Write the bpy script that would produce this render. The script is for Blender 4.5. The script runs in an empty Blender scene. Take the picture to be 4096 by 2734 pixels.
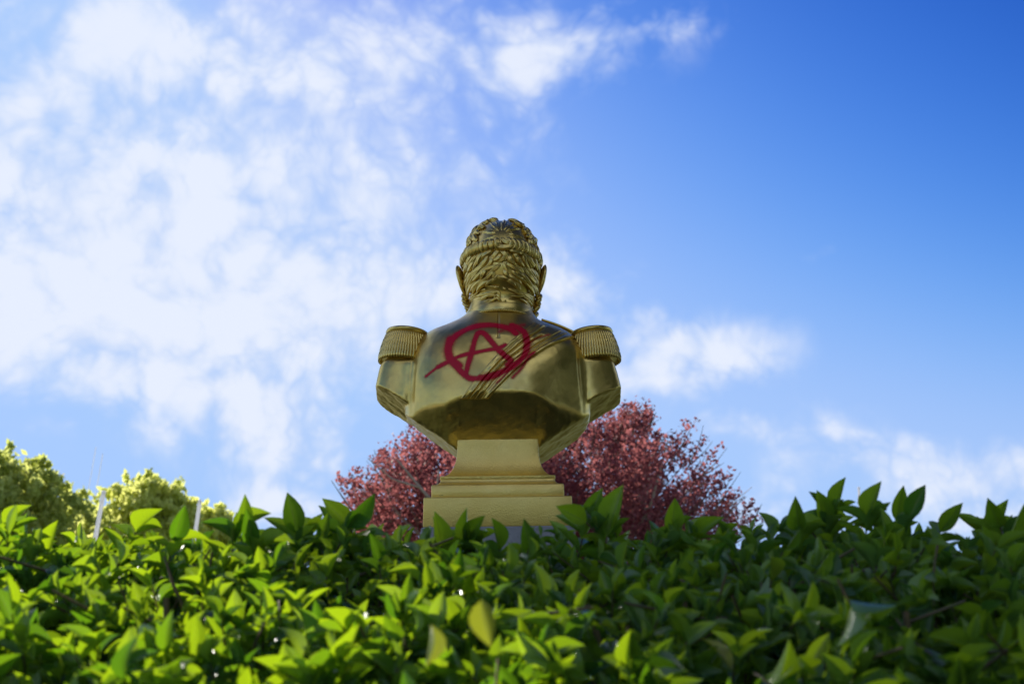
import bpy, math, numpy as np
from mathutils import Vector, Matrix
from mathutils.bvhtree import BVHTree
scene = bpy.context.scene
COL = scene.collection
rng = np.random.default_rng(7)
PI = math.pi
R = math.radians

# ------------------------------------------------------------------ camera
cam_d = bpy.data.cameras.new('camera'); cam = bpy.data.objects.new('camera', cam_d); COL.objects.link(cam)
EYE = 1.25; PITCH = R(15.0); ROLL = R(-0.7)
cam.matrix_world = Matrix.Translation((0, 0, EYE)) @ Matrix.Rotation(PI/2 + PITCH, 4, 'X') @ Matrix.Rotation(ROLL, 4, 'Z')
cam_d.lens = 50; cam_d.sensor_width = 36; cam_d.clip_start = .05; cam_d.clip_end = 2000
cam_d.dof.use_dof = True; cam_d.dof.focus_distance = 4.62; cam_d.dof.aperture_fstop = 5.8
scene.camera = cam

# ------------------------------------------------------------------ sun, sky, exposure
SUN_AZ, SUN_EL = R(-40), R(31)              # ahead of the camera, to the left
SUN = Vector((math.sin(SUN_AZ)*math.cos(SUN_EL), math.cos(SUN_AZ)*math.cos(SUN_EL), math.sin(SUN_EL)))
sl = bpy.data.lights.new('sun', 'SUN'); sl.energy = 5.0; sl.angle = R(.53); sl.color = (1, .93, .82)
so = bpy.data.objects.new('sun', sl); COL.objects.link(so); so.rotation_euler = SUN.to_track_quat('Z', 'Y').to_euler()
scene.view_settings.view_transform = 'Standard'; scene.view_settings.look = 'None'
scene.view_settings.exposure = .5; scene.view_settings.gamma = 1; scene.view_settings.use_curve_mapping = False
scene.render.engine = 'CYCLES'
scene.cycles.use_denoising = True
scene.cycles.max_bounces = 8; scene.cycles.transparent_max_bounces = 8

# small node helper ---------------------------------------------------
class NT:
    def __init__(s, tree): s.t = tree; s.t.nodes.clear()
    def n(s, typ, **k):
        nd = s.t.nodes.new(typ)
        for a, b in k.items(): setattr(nd, a, b)
        return nd
    def link(s, a, b): s.t.links.new(a, b)
    def put(s, sock, v):
        if isinstance(v, bpy.types.NodeSocket): s.link(v, sock)
        else: sock.default_value = v
    def m(s, op, a, b=None, c=None, clamp=False):
        nd = s.n('ShaderNodeMath', operation=op, use_clamp=clamp); s.put(nd.inputs[0], a)
        if b is not None: s.put(nd.inputs[1], b)
        if c is not None: s.put(nd.inputs[2], c)
        return nd.outputs[0]
    def v(s, op, a, b=None):
        nd = s.n('ShaderNodeVectorMath', operation=op); s.put(nd.inputs[0], a)
        if b is not None:
            s.put(nd.inputs['Scale' if op == 'SCALE' else 1], b)
        return nd.outputs['Value' if op in ('DOT_PRODUCT', 'LENGTH', 'DISTANCE') else 'Vector']
    def mix(s, f, a, b, blend='MIX'):
        nd = s.n('ShaderNodeMix', data_type='RGBA', blend_type=blend)
        s.put(nd.inputs['Factor'], f); s.put(nd.inputs['A'], a); s.put(nd.inputs['B'], b)
        return nd.outputs['Result']
    def step(s, x, lo, hi):
        nd = s.n('ShaderNodeMapRange', interpolation_type='SMOOTHSTEP'); s.put(nd.inputs['Value'], x)
        nd.inputs['From Min'].default_value = lo; nd.inputs['From Max'].default_value = hi
        return nd.outputs['Result']
    def noise(s, vec, scale, detail=4, rough=.5, dist=0):
        nd = s.n('ShaderNodeTexNoise'); s.put(nd.inputs['Vector'], vec)
        nd.inputs['Scale'].default_value = scale; nd.inputs['Detail'].default_value = detail
        nd.inputs['Roughness'].default_value = rough; nd.inputs['Distortion'].default_value = dist
        return nd.outputs['Fac']
    def ramp(s, f, stops):
        nd = s.n('ShaderNodeValToRGB'); s.put(nd.inputs[0], f); e = nd.color_ramp.elements
        while len(e) < len(stops): e.new(.5)
        for k, (p, c) in enumerate(stops): e[k].position = p; e[k].color = (*c, 1)
        return nd.outputs[0]

world = bpy.data.worlds.new("World"); scene.world = world; world.use_nodes = True
W = NT(world.node_tree)
sky = W.n('ShaderNodeTexSky', sky_type='NISHITA'); sky.sun_disc = False
sky.sun_elevation = SUN_EL; sky.sun_rotation = SUN_AZ; sky.dust_density = .6; sky.ozone_density = 2.0
sep = W.n('ShaderNodeSeparateColor'); W.link(sky.outputs[0], sep.inputs[0])
comb = W.n('ShaderNodeCombineColor')
EXPO = 1/1.41
for i, (k, x0, g) in enumerate([(.395, .262, 5.2), (.60, .358, 3.9), (.99, .435, 3.4)]):     # film-like response: deep blue overhead, pale low down
    r0 = W.m('MULTIPLY', sep.outputs[i], .1)
    x = W.m('SUBTRACT', 1.0, W.m('EXPONENT', W.m('MULTIPLY', W.m('POWER', W.m('MULTIPLY', r0, 1/x0), g), -1.0)))
    x = W.m('ADD', W.m('MULTIPLY', x, k), W.m('MULTIPLY', W.m('MINIMUM', W.m('MAXIMUM', W.m('SUBTRACT', r0, .95), 0.0), 2.0), .5))
    W.link(W.m('MULTIPLY', x, EXPO*10), comb.inputs[i])
skycol = comb.outputs[0]
dirv = W.n('ShaderNodeTexCoord').outputs['Generated']
dirn = W.v('NORMALIZE', dirv)
# clouds: azimuth, elevation, half width, half height, tilt (degrees), weight
CLOUDS = [(-14.5,19.6,7.8,5.2,0,1.22),(-8.6,16.4,3.9,2.1,0,.6),(-17.8,18.3,4.6,2.8,0,.45),(-7.0,21.9,2.8,2.4,0,.5),
 (-17.5,26.6,4.6,1.0,0,.36),(-8.1,26.2,5.6,1.5,0,.55),(0.0,27.0,3.3,1.7,0,.62),(4.6,26.9,3.0,.75,-6,.60),
 (-19.3,15.8,2.8,.9,0,.8),(-12.1,15.6,5.3,1.1,0,.6),(-1.9,20.0,2.5,2.8,0,.12),(-3.1,17.2,1.9,.8,0,.6),
 (2.1,17.3,1.45,1.25,20,1.25),(7.5,14.7,2.2,.75,8,1.25),(6.5,13.1,1.8,.5,0,1.1),(-10.8,11.8,3.5,1.2,18,.95),
 (-8.6,9.9,1.5,1.5,40,.62),(-16.3,13.2,3.0,.5,5,.3),(-9.4,8.4,1.2,.5,0,.9),(12.0,10.9,3.2,.5,5,.5),
 (17.7,8.8,2.8,1.0,0,1.2),(9.8,8.2,1.1,.7,0,.7),(16.6,7.2,3.5,.5,0,.7),(2.3,15.9,2.1,.5,0,.3),(9,11.6,3.2,.45,-4,.4),(13.5,9.6,2.4,.4,4,.45),(13.8,17.8,1.6,.35,-15,.28)]
total = None
warp = W.n('ShaderNodeTexNoise'); W.link(dirn, warp.inputs['Vector']); warp.inputs['Scale'].default_value = 9; warp.inputs['Detail'].default_value = 3
wv = W.v('SCALE', W.v('SUBTRACT', warp.outputs['Color'], (.5, .5, .5)), .05)
dw = W.v('ADD', dirn, wv)
for az, el, hw, hh, tilt, wgt in CLOUDS:
    az, el, t = R(az), R(el), R(tilt)
    c = Vector((math.sin(az)*math.cos(el), math.cos(az)*math.cos(el), math.sin(el)))
    rt = Vector((math.cos(az), -math.sin(az), 0)); up = rt.cross(c)*1
    r2 = rt*math.cos(t) - up*math.sin(t); u2 = rt*math.sin(t) + up*math.cos(t)
    k = .72
    a = W.v('DOT_PRODUCT', dw, r2/math.sin(R(hw))*k); b = W.v('DOT_PRODUCT', dw, u2/math.sin(R(hh))*k)
    off_a = c.dot(r2)/math.sin(R(hw))*k; off_b = c.dot(u2)/math.sin(R(hh))*k
    a = W.m('SUBTRACT', a, off_a); b = W.m('SUBTRACT', b, off_b)
    q = W.m('ADD', W.m('MULTIPLY', a, a), W.m('MULTIPLY', b, b))
    g = W.m('EXPONENT', W.m('MULTIPLY', q, -1.0))
    g = W.m('MULTIPLY', g, W.m('GREATER_THAN', W.v('DOT_PRODUCT', dirn, c), .5))
    g = W.m('MULTIPLY', g, wgt)
    total = g if total is None else W.m('ADD', total, g)
# cloud added out of view to brighten the gold; thinned overhead to darken tops
sepd = W.n('ShaderNodeSeparateXYZ'); W.link(dirn, sepd.inputs[0])
zz = W.m('MAXIMUM', sepd.outputs[2], .04)
plane = W.n('ShaderNodeCombineXYZ')
W.link(W.m('DIVIDE', sepd.outputs[0], W.m('ADD', zz, .12)), plane.inputs[0]); W.link(W.m('DIVIDE', sepd.outputs[1], W.m('ADD', zz, .12)), plane.inputs[1])
big = W.step(W.noise(plane.outputs[0], .75, 2), .38, .58)
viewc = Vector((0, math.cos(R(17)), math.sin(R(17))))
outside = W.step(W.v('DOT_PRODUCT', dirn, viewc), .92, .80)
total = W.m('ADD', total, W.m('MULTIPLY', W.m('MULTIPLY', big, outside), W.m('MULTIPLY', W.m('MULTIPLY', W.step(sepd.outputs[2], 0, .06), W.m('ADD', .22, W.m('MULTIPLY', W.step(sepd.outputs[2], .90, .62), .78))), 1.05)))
bil = None
for sc_, am in ((11, .50), (25, .30), (54, .17), (118, .09)):
    k = W.m('MULTIPLY', W.m('ABSOLUTE', W.m('SUBTRACT', W.noise(dw, sc_, 1, .4), .5)), am*5.2); bil = k if bil is None else W.m('ADD', bil, k)
n1 = W.noise(dw, 20, 4, .5)
nz = W.m('ADD', W.m('MULTIPLY', W.m('SUBTRACT', bil, .50), 1.05), W.m('MULTIPLY', W.m('SUBTRACT', n1, .5), 1.9))
edge = W.m('ADD', total, W.m('MULTIPLY', nz, W.m('MINIMUM', W.m('MULTIPLY', total, 2.2), .95)))
dens = W.m('POWER', W.step(edge, .10, 1.50), .80)
dens = W.m('MULTIPLY', dens, .95)
shade = W.step(W.m('ADD', W.m('MULTIPLY', bil, .5), W.m('MULTIPLY', edge, .30)), .12, .78)
cloud_gain = W.m('ADD', 1.0, W.m('MULTIPLY', W.step(W.v('DOT_PRODUCT', dirn, SUN),   .35, -.6), .70))   # clouds opposite the sun boosted so the gold reflects more
ccol = W.v('SCALE', W.mix(shade, (.52, .66, .955, 1), (.82, .875, 1.0, 1)), W.m('MULTIPLY', cloud_gain, 10*EXPO))
# thin air near the horizon is paler
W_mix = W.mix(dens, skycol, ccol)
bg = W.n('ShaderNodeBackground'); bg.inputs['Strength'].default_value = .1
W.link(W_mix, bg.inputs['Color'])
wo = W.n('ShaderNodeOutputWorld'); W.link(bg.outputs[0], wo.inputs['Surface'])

# ------------------------------------------------------------------ object helpers
def link(o, parent=None):
    COL.objects.link(o)
    if parent is not None: o.parent = parent
    return o
def mesh_np(name, V, F, mat=None, parent=None, smooth=True, uv=None, attrs=None):
    V = np.asarray(V, np.float32); F = np.asarray(F, np.int32); k = F.shape[1]
    me = bpy.data.meshes.new(name)
    me.vertices.add(len(V)); me.vertices.foreach_set('co', V.ravel())
    me.loops.add(F.size); me.loops.foreach_set('vertex_index', F.ravel())
    me.polygons.add(len(F)); me.polygons.foreach_set('loop_start', np.arange(len(F), dtype=np.int32)*k)
    me.polygons.foreach_set('loop_total', np.full(len(F), k, np.int32))
    if smooth: me.polygons.foreach_set('use_smooth', np.ones(len(F), bool))
    me.update(calc_edges=True)
    if uv is not None:
        u = me.uv_layers.new(name='UVMap'); u.data.foreach_set('uv', np.asarray(uv, np.float32)[F.ravel()].ravel())
    for an, av in (attrs or {}).items():
        at = me.attributes.new(an, 'FLOAT', 'POINT'); at.data.foreach_set('value', np.asarray(av, np.float32))
    if mat: me.materials.append(mat)
    o = bpy.data.objects.new(name, me)
    return link(o, parent)
def empty(name, loc=(0, 0, 0)):
    o = bpy.data.objects.new(name, None); o.location = loc; return link(o)
def tag(o, label=None, cat=None, group=None, kind=None):
    if label: o['label'] = label
    if cat: o['category'] = cat
    if group: o['group'] = group
    if kind: o['kind'] = kind
    return o
class Geo:                      # collects quad sheets into one mesh
    def __init__(s): s.V = []; s.F = []; s.n = 0
    def add(s, V, F):
        s.V.append(np.asarray(V, float)); s.F.append(np.asarray(F)+s.n); s.n += len(V)
    def tube(s, P, rad, seg=6, cap=True, flat=1.0, up=None):
        P = np.asarray(P, float); n = len(P); rad = np.broadcast_to(np.asarray(rad, float), (n,))
        T = np.gradient(P, axis=0); T /= np.linalg.norm(T, axis=1)[:, None]+1e-12
        ref = np.array([0, 0, 1.]) if abs(T[:, 2].mean()) < .9 else np.array([1., 0, 0])
        if up is None: U = np.cross(T, ref)
        else: U = np.cross(T, np.broadcast_to(up, T.shape))
        U /= np.linalg.norm(U, axis=1)[:, None]+1e-12
        N = np.cross(U, T)
        a = np.arange(seg)/seg*2*PI
        V = P[:, None] + rad[:, None, None]*(np.cos(a)[None, :, None]*U[:, None] + flat*np.sin(a)[None, :, None]*N[:, None])
        V = V.reshape(-1, 3); i = np.arange(n-1)[:, None]*seg; j = np.arange(seg)[None]; j2 = (j+1) % seg
        F = np.stack([i+j, i+j2, i+seg+j2, i+seg+j], -1).reshape(-1, 4)
        if cap:
            for base, rev in ((0, True), ((n-1)*seg, False)):
                c = len(V); V = np.vstack([V, P[0 if rev else -1]])
                q = [[base+k, base+(k+1) % seg, c, c] for k in range(0, seg)]
                F = np.vstack([F, np.array([[f[1], f[0], f[2], f[2]] if rev else f for f in q])])
        s.add(V, F)
    def build(s, name, mat, parent=None, smooth=True, **k):
        V = np.vstack(s.V); F = np.vstack(s.F)
        return mesh_poly(name, V, F, mat, parent, smooth)
def mesh_poly(name, V, F, mat, parent=None, smooth=True):
    """quads, where a repeated last index means a triangle"""
    tri = F[:, 2] == F[:, 3]
    if not tri.any(): return mesh_np(name, V, F, mat, parent, smooth)
    tot = np.where(tri, 3, 4).astype(np.int32); st = np.concatenate([[0], np.cumsum(tot)[:-1]]).astype(np.int32)
    keep = np.ones(F.shape, bool); keep[tri, 3] = False
    me = bpy.data.meshes.new(name); me.vertices.add(len(V)); me.vertices.foreach_set('co', np.asarray(V, np.float32).ravel())
    L = F[keep].astype(np.int32); me.loops.add(len(L)); me.loops.foreach_set('vertex_index', L)
    me.polygons.add(len(F)); me.polygons.foreach_set('loop_start', st); me.polygons.foreach_set('loop_total', tot)
    if smooth: me.polygons.foreach_set('use_smooth', np.ones(len(F), bool))
    me.update(calc_edges=True); me.validate()
    if mat: me.materials.append(mat)
    return link(bpy.data.objects.new(name, me), parent)

def unit(v): return v/np.linalg.norm(v)
def vnoise(P, scale, seed=0, octaves=3):
    """cheap smooth 3-D noise in about -1..1"""
    r = np.random.default_rng(seed); out = np.zeros(len(P)); amp = 1; tot = 0
    for o in range(octaves):
        for k in range(5):
            d = r.normal(size=3); d *= scale*(2**o)*r.uniform(.6, 1.3)/np.linalg.norm(d)
            out += amp*np.sin(P@d + r.uniform(0, 6.28) + 1.3*np.sin(P@(np.roll(d, 1)*.7) + r.uniform(0, 6.28)))
        tot += amp*2.2; amp *= .5
    return out/tot

# ------------------------------------------------------------------ materials
def mat(name):
    m = bpy.data.materials.new(name); m.use_nodes = True
    t = NT(m.node_tree); out = t.n('ShaderNodeOutputMaterial'); return m, t, out
def principled(t, **k):
    p = t.n('ShaderNodeBsdfPrincipled')
    for a, b in k.items(): t.put(p.inputs[a.replace('_', ' ')], b)
    return p
def gold(name, dimple, c1=(.80, .60, .175), c2=(.68, .505, .14), metal=.94, rough=.31):
    m, t, out = mat(name)
    co = t.n('ShaderNodeTexCoord').outputs['Object']
    n = t.noise(co, 9, 5, .6); col = t.mix(t.step(n, .3, .7), (*c2, 1), (*c1, 1))
    pit = t.step(t.noise(co, 34 if dimple else 55, 4, .7), .66 if dimple else .72, .76)           # chipped, grubby spots in the paint
    col = t.mix(t.m('MULTIPLY', pit, .55), col, (.07, .055, .03, 1))
    h = t.m('MULTIPLY', t.noise(co, 16, 2, .45), .5)
    h = t.m('ADD', h, t.m('MULTIPLY', t.noise(co, 75, 1, .5), .10))
    if dimple:
        vo = t.n('ShaderNodeTexVoronoi'); t.link(co, vo.inputs['Vector']); vo.inputs['Scale'].default_value = 210
        h = t.m('ADD', t.m('MULTIPLY', h, .05), t.m('MULTIPLY', vo.outputs['Distance'], .35))
    b = t.n('ShaderNodeBump'); b.inputs['Strength'].default_value = .55; b.inputs['Distance'].default_value = .0036 if dimple else .0055
    t.link(h, b.inputs['Height'])
    rr = t.m('ADD', rough-.07, t.m('MULTIPLY', t.noise(co, 30, 3), .16))
    p = principled(t, Base_Color=col, Metallic=metal, Roughness=rr); t.link(b.outputs[0], p.inputs['Normal'])
    t.link(p.outputs[0], out.inputs[0]); return m
M = {}
M['gold'] = gold('gold_paint', False)
M['gold_dimple'] = gold('hammered_gold_paint', True, (.93, .69, .20), (.86, .62, .16), .82, .40)

m, t, out = mat('red_spray_paint')
p = principled(t, Base_Color=(.60, .003, .028, 1), Roughness=.5); p.inputs['Specular IOR Level'].default_value = .3
at = t.n('ShaderNodeAttribute', attribute_name='paint')
co = t.n('ShaderNodeTexCoord').outputs['Object']
al = t.m('ADD', at.outputs['Fac'], t.m('MULTIPLY', t.m('SUBTRACT', t.noise(co, 420, 2), .5), .5))
al = t.m('MULTIPLY', t.step(al, .12, .72), t.step(at.outputs['Fac'], .02, .12))
b = t.n('ShaderNodeBump'); b.inputs['Strength'].default_value = .5; b.inputs['Distance'].default_value = .006
t.link(t.noise(co, 24, 4, .6), b.inputs['Height']); t.link(b.outputs[0], p.inputs['Normal'])
tr = t.n('ShaderNodeBsdfTransparent'); mx = t.n('ShaderNodeMixShader')
t.link(t.m('MULTIPLY', al, .93), mx.inputs[0]); t.link(tr.outputs[0], mx.inputs[1]); t.link(p.outputs[0], mx.inputs[2]); t.link(mx.outputs[0], out.inputs[0])
M['spray'] = m

m, t, out = mat('grey_concrete')
co = t.n('ShaderNodeTexCoord').outputs['Object']
col = t.ramp(t.noise(co, 14, 6, .65), [(.3, (.26, .26, .27)), (.7, (.36, .36, .37))])
sc = t.step(t.noise(co, 60, 3, .7, 1.5), .60, .68)
col = t.mix(t.m('MULTIPLY', sc, .6), col, (.12, .12, .12, 1))
p = principled(t, Base_Color=col, Roughness=.85)
b = t.n('ShaderNodeBump'); b.inputs['Strength'].default_value = .6; b.inputs['Distance'].default_value = .003
t.link(t.noise(co, 80, 5), b.inputs['Height']); t.link(b.outputs[0], p.inputs['Normal']); t.link(p.outputs[0], out.inputs[0]); M['concrete'] = m

def leaf_mat(name, c_a, c_b, c_y, trans_a, trans_b, rough=.34, trans=.5, veins=True, attr=True, spec=.75):
    m, t, out = mat(name)
    if attr: f = t.n('ShaderNodeAttribute', attribute_name='tone').outputs['Fac']
    else: f = t.n('ShaderNodeObjectInfo').outputs['Random']
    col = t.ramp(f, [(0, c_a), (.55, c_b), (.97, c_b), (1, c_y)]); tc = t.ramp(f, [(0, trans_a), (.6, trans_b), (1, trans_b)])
    nrm = None
    if veins:
        uv = t.n('ShaderNodeUVMap').outputs[0]; s = t.n('ShaderNodeSeparateXYZ'); t.link(uv, s.inputs[0])
        ax = t.m('ABSOLUTE', t.m('SUBTRACT', s.outputs[0], .5))
        mid = t.step(ax, .045, .015)
        saw = t.m('PINGPONG', t.m('SUBTRACT', t.m('MULTIPLY', s.outputs[1], 9), t.m('MULTIPLY', ax, 7)), .5)
        side = t.m('MULTIPLY', t.step(saw, .10, .0), t.step(ax, .5, .1))
        vein = t.m('MAXIMUM', mid, t.m('MULTIPLY', side, .55))
        col = t.mix(t.m('MULTIPLY', vein, .55), col, (.22, .32, .08, 1))
        tc = t.mix(t.m('MULTIPLY', vein, .55), tc, (.12, .16, .02, 1))
        geo = t.n('ShaderNodeNewGeometry')
        col = t.mix(t.m('MULTIPLY', geo.outputs['Backfacing'], .45), col, (.10, .19, .06, 1))
        h = t.m('ADD', t.m('MULTIPLY', vein, -.7), t.m('MULTIPLY', t.m('PINGPONG', t.m('SUBTRACT', t.m('MULTIPLY', s.outputs[1], 9), t.m('MULTIPLY', ax, 7)), .5), .9))
        b = t.n('ShaderNodeBump'); b.inputs['Strength'].default_value = .5; b.inputs['Distance'].default_value = .0015
        t.link(h, b.inputs['Height']); nrm = b.outputs[0]
    p = principled(t, Base_Color=col, Roughness=rough); p.inputs['Specular IOR Level'].default_value = spec if veins else .15
    tl = t.n('ShaderNodeBsdfTranslucent'); t.link(tc, tl.inputs[0])
    if nrm: t.link(nrm, p.inputs['Normal'])
    mx = t.n('ShaderNodeMixShader'); mx.inputs[0].default_value = trans
    t.link(p.outputs[0], mx.inputs[1]); t.link(tl.outputs[0], mx.inputs[2]); t.link(mx.outputs[0], out.inputs[0]); return m
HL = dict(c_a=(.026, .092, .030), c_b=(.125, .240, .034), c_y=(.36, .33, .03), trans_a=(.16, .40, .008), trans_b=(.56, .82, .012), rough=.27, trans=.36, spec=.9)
M['hedge'] = leaf_mat('glossy_hedge_leaf', **HL)
M['hedge_obj'] = leaf_mat('glossy_hedge_leaf_single', **HL, attr=False)
M['yellow_leaf'] = leaf_mat('yellowed_hedge_leaf', (.22, .27, .04), (.30, .32, .05), (.42, .4, .06), (.34, .38, .02), (.40, .44, .02))
M['red'] = leaf_mat('plum_red_leaf', (.10, .034, .046), (.23, .080, .088), (.42, .22, .17), (.33, .10, .11), (.58, .20, .19), .6, .45, False)
M['willow'] = leaf_mat('willow_leaf', (.26, .31, .08), (.46, .50, .14), (.52, .54, .18), (.62, .68, .16), (.90, .93, .28), .6, .62, False)
M['shaded_leaf'] = leaf_mat('leaf_darkened_as_shaded', (.016, .030, .010), (.026, .045, .014), (.03, .05, .015), (.02, .04, .01), (.02, .04, .01), .5, .1, False)  # leaf colour lowered to stand in for shade in the gold's reflections
M['darkleaf'] = leaf_mat('broad_tree_leaf', (.05, .10, .02), (.07, .13, .02), (.08, .14, .02), (.1, .2, .01), (.1, .2, .01), .5, .2, False)
def plain(name, c1, c2, scale, rough=.8, bump=.003):
    m, t, out = mat(name); co = t.n('ShaderNodeTexCoord').outputs['Object']
    col = t.ramp(t.noise(co, scale, 5, .6), [(.3, c1), (.7, c2)]); p = principled(t, Base_Color=col, Roughness=rough)
    b = t.n('ShaderNodeBump'); b.inputs['Distance'].default_value = bump; t.link(t.noise(co, scale*3, 5), b.inputs['Height'])
    t.link(b.outputs[0], p.inputs['Normal']); t.link(p.outputs[0], out.inputs[0]); return m
M['bark'] = plain('grey_bark', (.10, .08, .06), (.2, .17, .13), 12)
M['pale_bark'] = plain('pale_bark', (.34, .25, .18), (.48, .37, .28), 6)
M['twig'] = plain('green_brown_twig', (.09, .10, .03), (.16, .10, .045), 30)
M['white'] = plain('white_enamel', (.86, .86, .86), (.88, .88, .88), 3, .65, .0002)
m, t, out = mat('white_translucent_enamel')
p = principled(t, Base_Color=(.88, .88, .88, 1), Roughness=.5); tl = t.n('ShaderNodeBsdfTranslucent'); tl.inputs[0].default_value = (.9, .9, .9, 1)
mx = t.n('ShaderNodeMixShader'); mx.inputs[0].default_value = .55; t.link(p.outputs[0], mx.inputs[1]); t.link(tl.outputs[0], mx.inputs[2]); t.link(mx.outputs[0], out.inputs[0]); M['pole'] = m
M['grass'] = plain('short_lawn', (.045, .075, .018), (.085, .12, .03), 3, .9, .03)
M['dark_sheet'] = plain('dark_sheet_ground', (.012, .018, .006), (.022, .036, .010), 4, .95, .03)
M['reflector_gravel'] = plain('pale_reflector_gravel', (.30, .28, .24), (.42, .39, .34), 20, .9, .01)

# ------------------------------------------------------------------ ground
def sheet(name, x0, x1, y0, y1, z, mt, nx=2, ny=2):
    X, Y = np.meshgrid(np.linspace(x0, x1, nx), np.linspace(y0, y1, ny)); V = np.stack([X.ravel(), Y.ravel(), np.full(X.size, z)], 1)
    i = (np.arange(ny-1)[:, None]*nx+np.arange(nx-1)[None]).ravel(); F = np.stack([i, i+1, i+nx+1, i+nx], 1)
    return mesh_np(name, V, F, mt, smooth=False)
tag(sheet('lawn', -600, 600, -600, 600, 0, M['grass']), kind='structure')
tag(sheet('reflector_path', -40, 40, -5.5, .6, .004, M['reflector_gravel']), kind='structure')  # unseen pale strip added behind the viewer for the gold to reflect

tag(sheet('dark_reflection_sheet', -9, 9, 1.0, 11, .008, M['dark_sheet']), kind='structure')  # unseen dark sheet added so the underside of the bust reflects dark

# ------------------------------------------------------------------ signed-distance modelling of the bust
BX, BY, BZ = -.05, 4.60, 2.105
bust = empty('bust_statue', (BX, BY, BZ - .268))
tag(bust, 'gold painted bust seen from behind, epaulettes and a red circled A sprayed across its back', 'statue')
OFF = .268                         # local z of parts is measured from BZ; the Empty sits at the base
def surface_nets(f, lo, hi, h):
    lo = np.array(lo); n = np.ceil((np.array(hi)-lo)/h).astype(int)+1
    ax = [lo[k]+h*np.arange(n[k]) for k in range(3)]
    S = f(ax[0][:, None, None].astype(np.float32), ax[1][None, :, None].astype(np.float32), ax[2][None, None, :].astype(np.float32)).astype(np.float32)
    ins = S < 0
    c = np.zeros(tuple(n-1), np.int8)
    for dx in (0, 1):
        for dy in (0, 1):
            for dz in (0, 1): c += ins[dx:n[0]-1+dx, dy:n[1]-1+dy, dz:n[2]-1+dz]
    I, J, K = np.nonzero((c > 0) & (c < 8)); idx = np.full(tuple(n-1), -1, np.int32); idx[I, J, K] = np.arange(len(I))
    acc = np.zeros((len(I), 3)); cnt = np.zeros(len(I))
    crn = [(a, b, d) for a in (0, 1) for b in (0, 1) for d in (0, 1)]
    val = {q: S[I+q[0], J+q[1], K+q[2]] for q in crn}
    for a in crn:
        for k in range(3):
            if a[k] == 0:
                b = list(a); b[k] = 1; b = tuple(b); va, vb = val[a], val[b]; m_ = (va < 0) != (vb < 0)
                tt = np.where(m_, va/(va-vb+1e-12), 0)
                for d in range(3): acc[:, d] += np.where(m_, a[d]+(tt if d == k else 0), 0)
                cnt += m_
    V = lo + h*(np.stack([I, J, K], 1) + acc/cnt[:, None])
    Fs = []
    for k in range(3):
        sl0 = [slice(1, -1)]*3; sl0[k] = slice(0, -1); sl1 = list(sl0); sl1[k] = slice(1, None)
        A = ins[tuple(sl0)]; B = ins[tuple(sl1)]
        e = np.argwhere(A != B); o_ = np.ones(3, int); o_[k] = 0; e = e + o_
        a1, a2 = [(1, 2), (2, 0), (0, 1)][k]
        def cell(d1, d2):
            q = e.copy(); q[:, a1] -= d1; q[:, a2] -= d2; return idx[q[:, 0], q[:, 1], q[:, 2]]
        Q = np.stack([cell(1, 1), cell(0, 1), cell(0, 0), cell(1, 0)], 1)
        flip = ~ins[e[:, 0], e[:, 1], e[:, 2]]
        Q[flip] = Q[flip][:, ::-1]; Fs.append(Q)
    F = np.vstack(Fs); F = F[(F >= 0).all(1)]
    return V, F
smin = lambda a, b, k: np.minimum(a, b) - np.maximum(k-np.abs(a-b), 0)**2/(4*k)
smax = lambda a, b, k: np.maximum(a, b) + np.maximum(k-np.abs(a-b), 0)**2/(4*k)
def ell(x, y, z, c, r):
    q = np.sqrt(((x-c[0])/r[0])**2+((y-c[1])/r[1])**2+((z-c[2])/r[2])**2); return (q-1)*min(r)
def rbox(x, y, z, c, b, r):
    qx, qy, qz = np.abs(x-c[0])-b[0]+r, np.abs(y-c[1])-b[1]+r, np.abs(z-c[2])-b[2]+r
    return np.sqrt(np.maximum(qx, 0)**2+np.maximum(qy, 0)**2+np.maximum(qz, 0)**2)+np.minimum(np.maximum(qx, np.maximum(qy, qz)), 0)-r
def cone(x, y, z, a, b, ra, rb):
    a, b = np.array(a), np.array(b); d = b-a; L2 = d@d
    t_ = np.clip(((x-a[0])*d[0]+(y-a[1])*d[1]+(z-a[2])*d[2])/L2, 0, 1)
    return np.sqrt((x-a[0]-t_*d[0])**2+(y-a[1]-t_*d[1])**2+(z-a[2]-t_*d[2])**2)-(ra+(rb-ra)*t_)
def plane(x, y, z, p, n):
    n = np.array(n)/np.linalg.norm(n); return (x-p[0])*n[0]+(y-p[1])*n[1]+(z-p[2])*n[2]
def torso(x, y, z):
    zz = np.maximum(z-.20, 0)/.245
    yb = np.abs(y)/np.where(y < 0, .2+.012*np.clip((.3-z)/.15, -1, 1), .205)
    g = (yb**2.2+zz**2.2)**(1/2.2); f = ((np.abs(x)/.303)**3.2+g**3.2)**(1/3.2)
    d = (f-1)*.2
    d = smin(d, cone(x, y, z, (-.0, .01, .36), (.010, .01, .46), .155, .105), .07)     # rise towards the neck
    d = smax(d, plane(x, y, z, (.150, -.203, .2), (.56, -.83, -.06)), .028)            # the hard turn on the right shoulder blade
    d = smax(d, plane(x, y, z, (-.200, -.198, .2), (-.50, -.86, 0)), .09)
    d = smax(d, plane(x, y, z, (.0, -.2, .145), (0, -.79, -.613)), .006)               # back cut
    d = smax(d, plane(x, y, z, (-.297, -.02, .117), (-.567, .04, -.81)), .006)       # side cuts
    d = smax(d, plane(x, y, z, (.292, -.02, .096), (.50, -.05, -.838)), .012)
    for s in (-1, 1): d = smax(d, plane(x, y, z, (s*.205, -.19, .147), (s*.35, -.70, -.62)), .012)
    d = smax(d, -(z+.012), .01)
    return d
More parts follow.
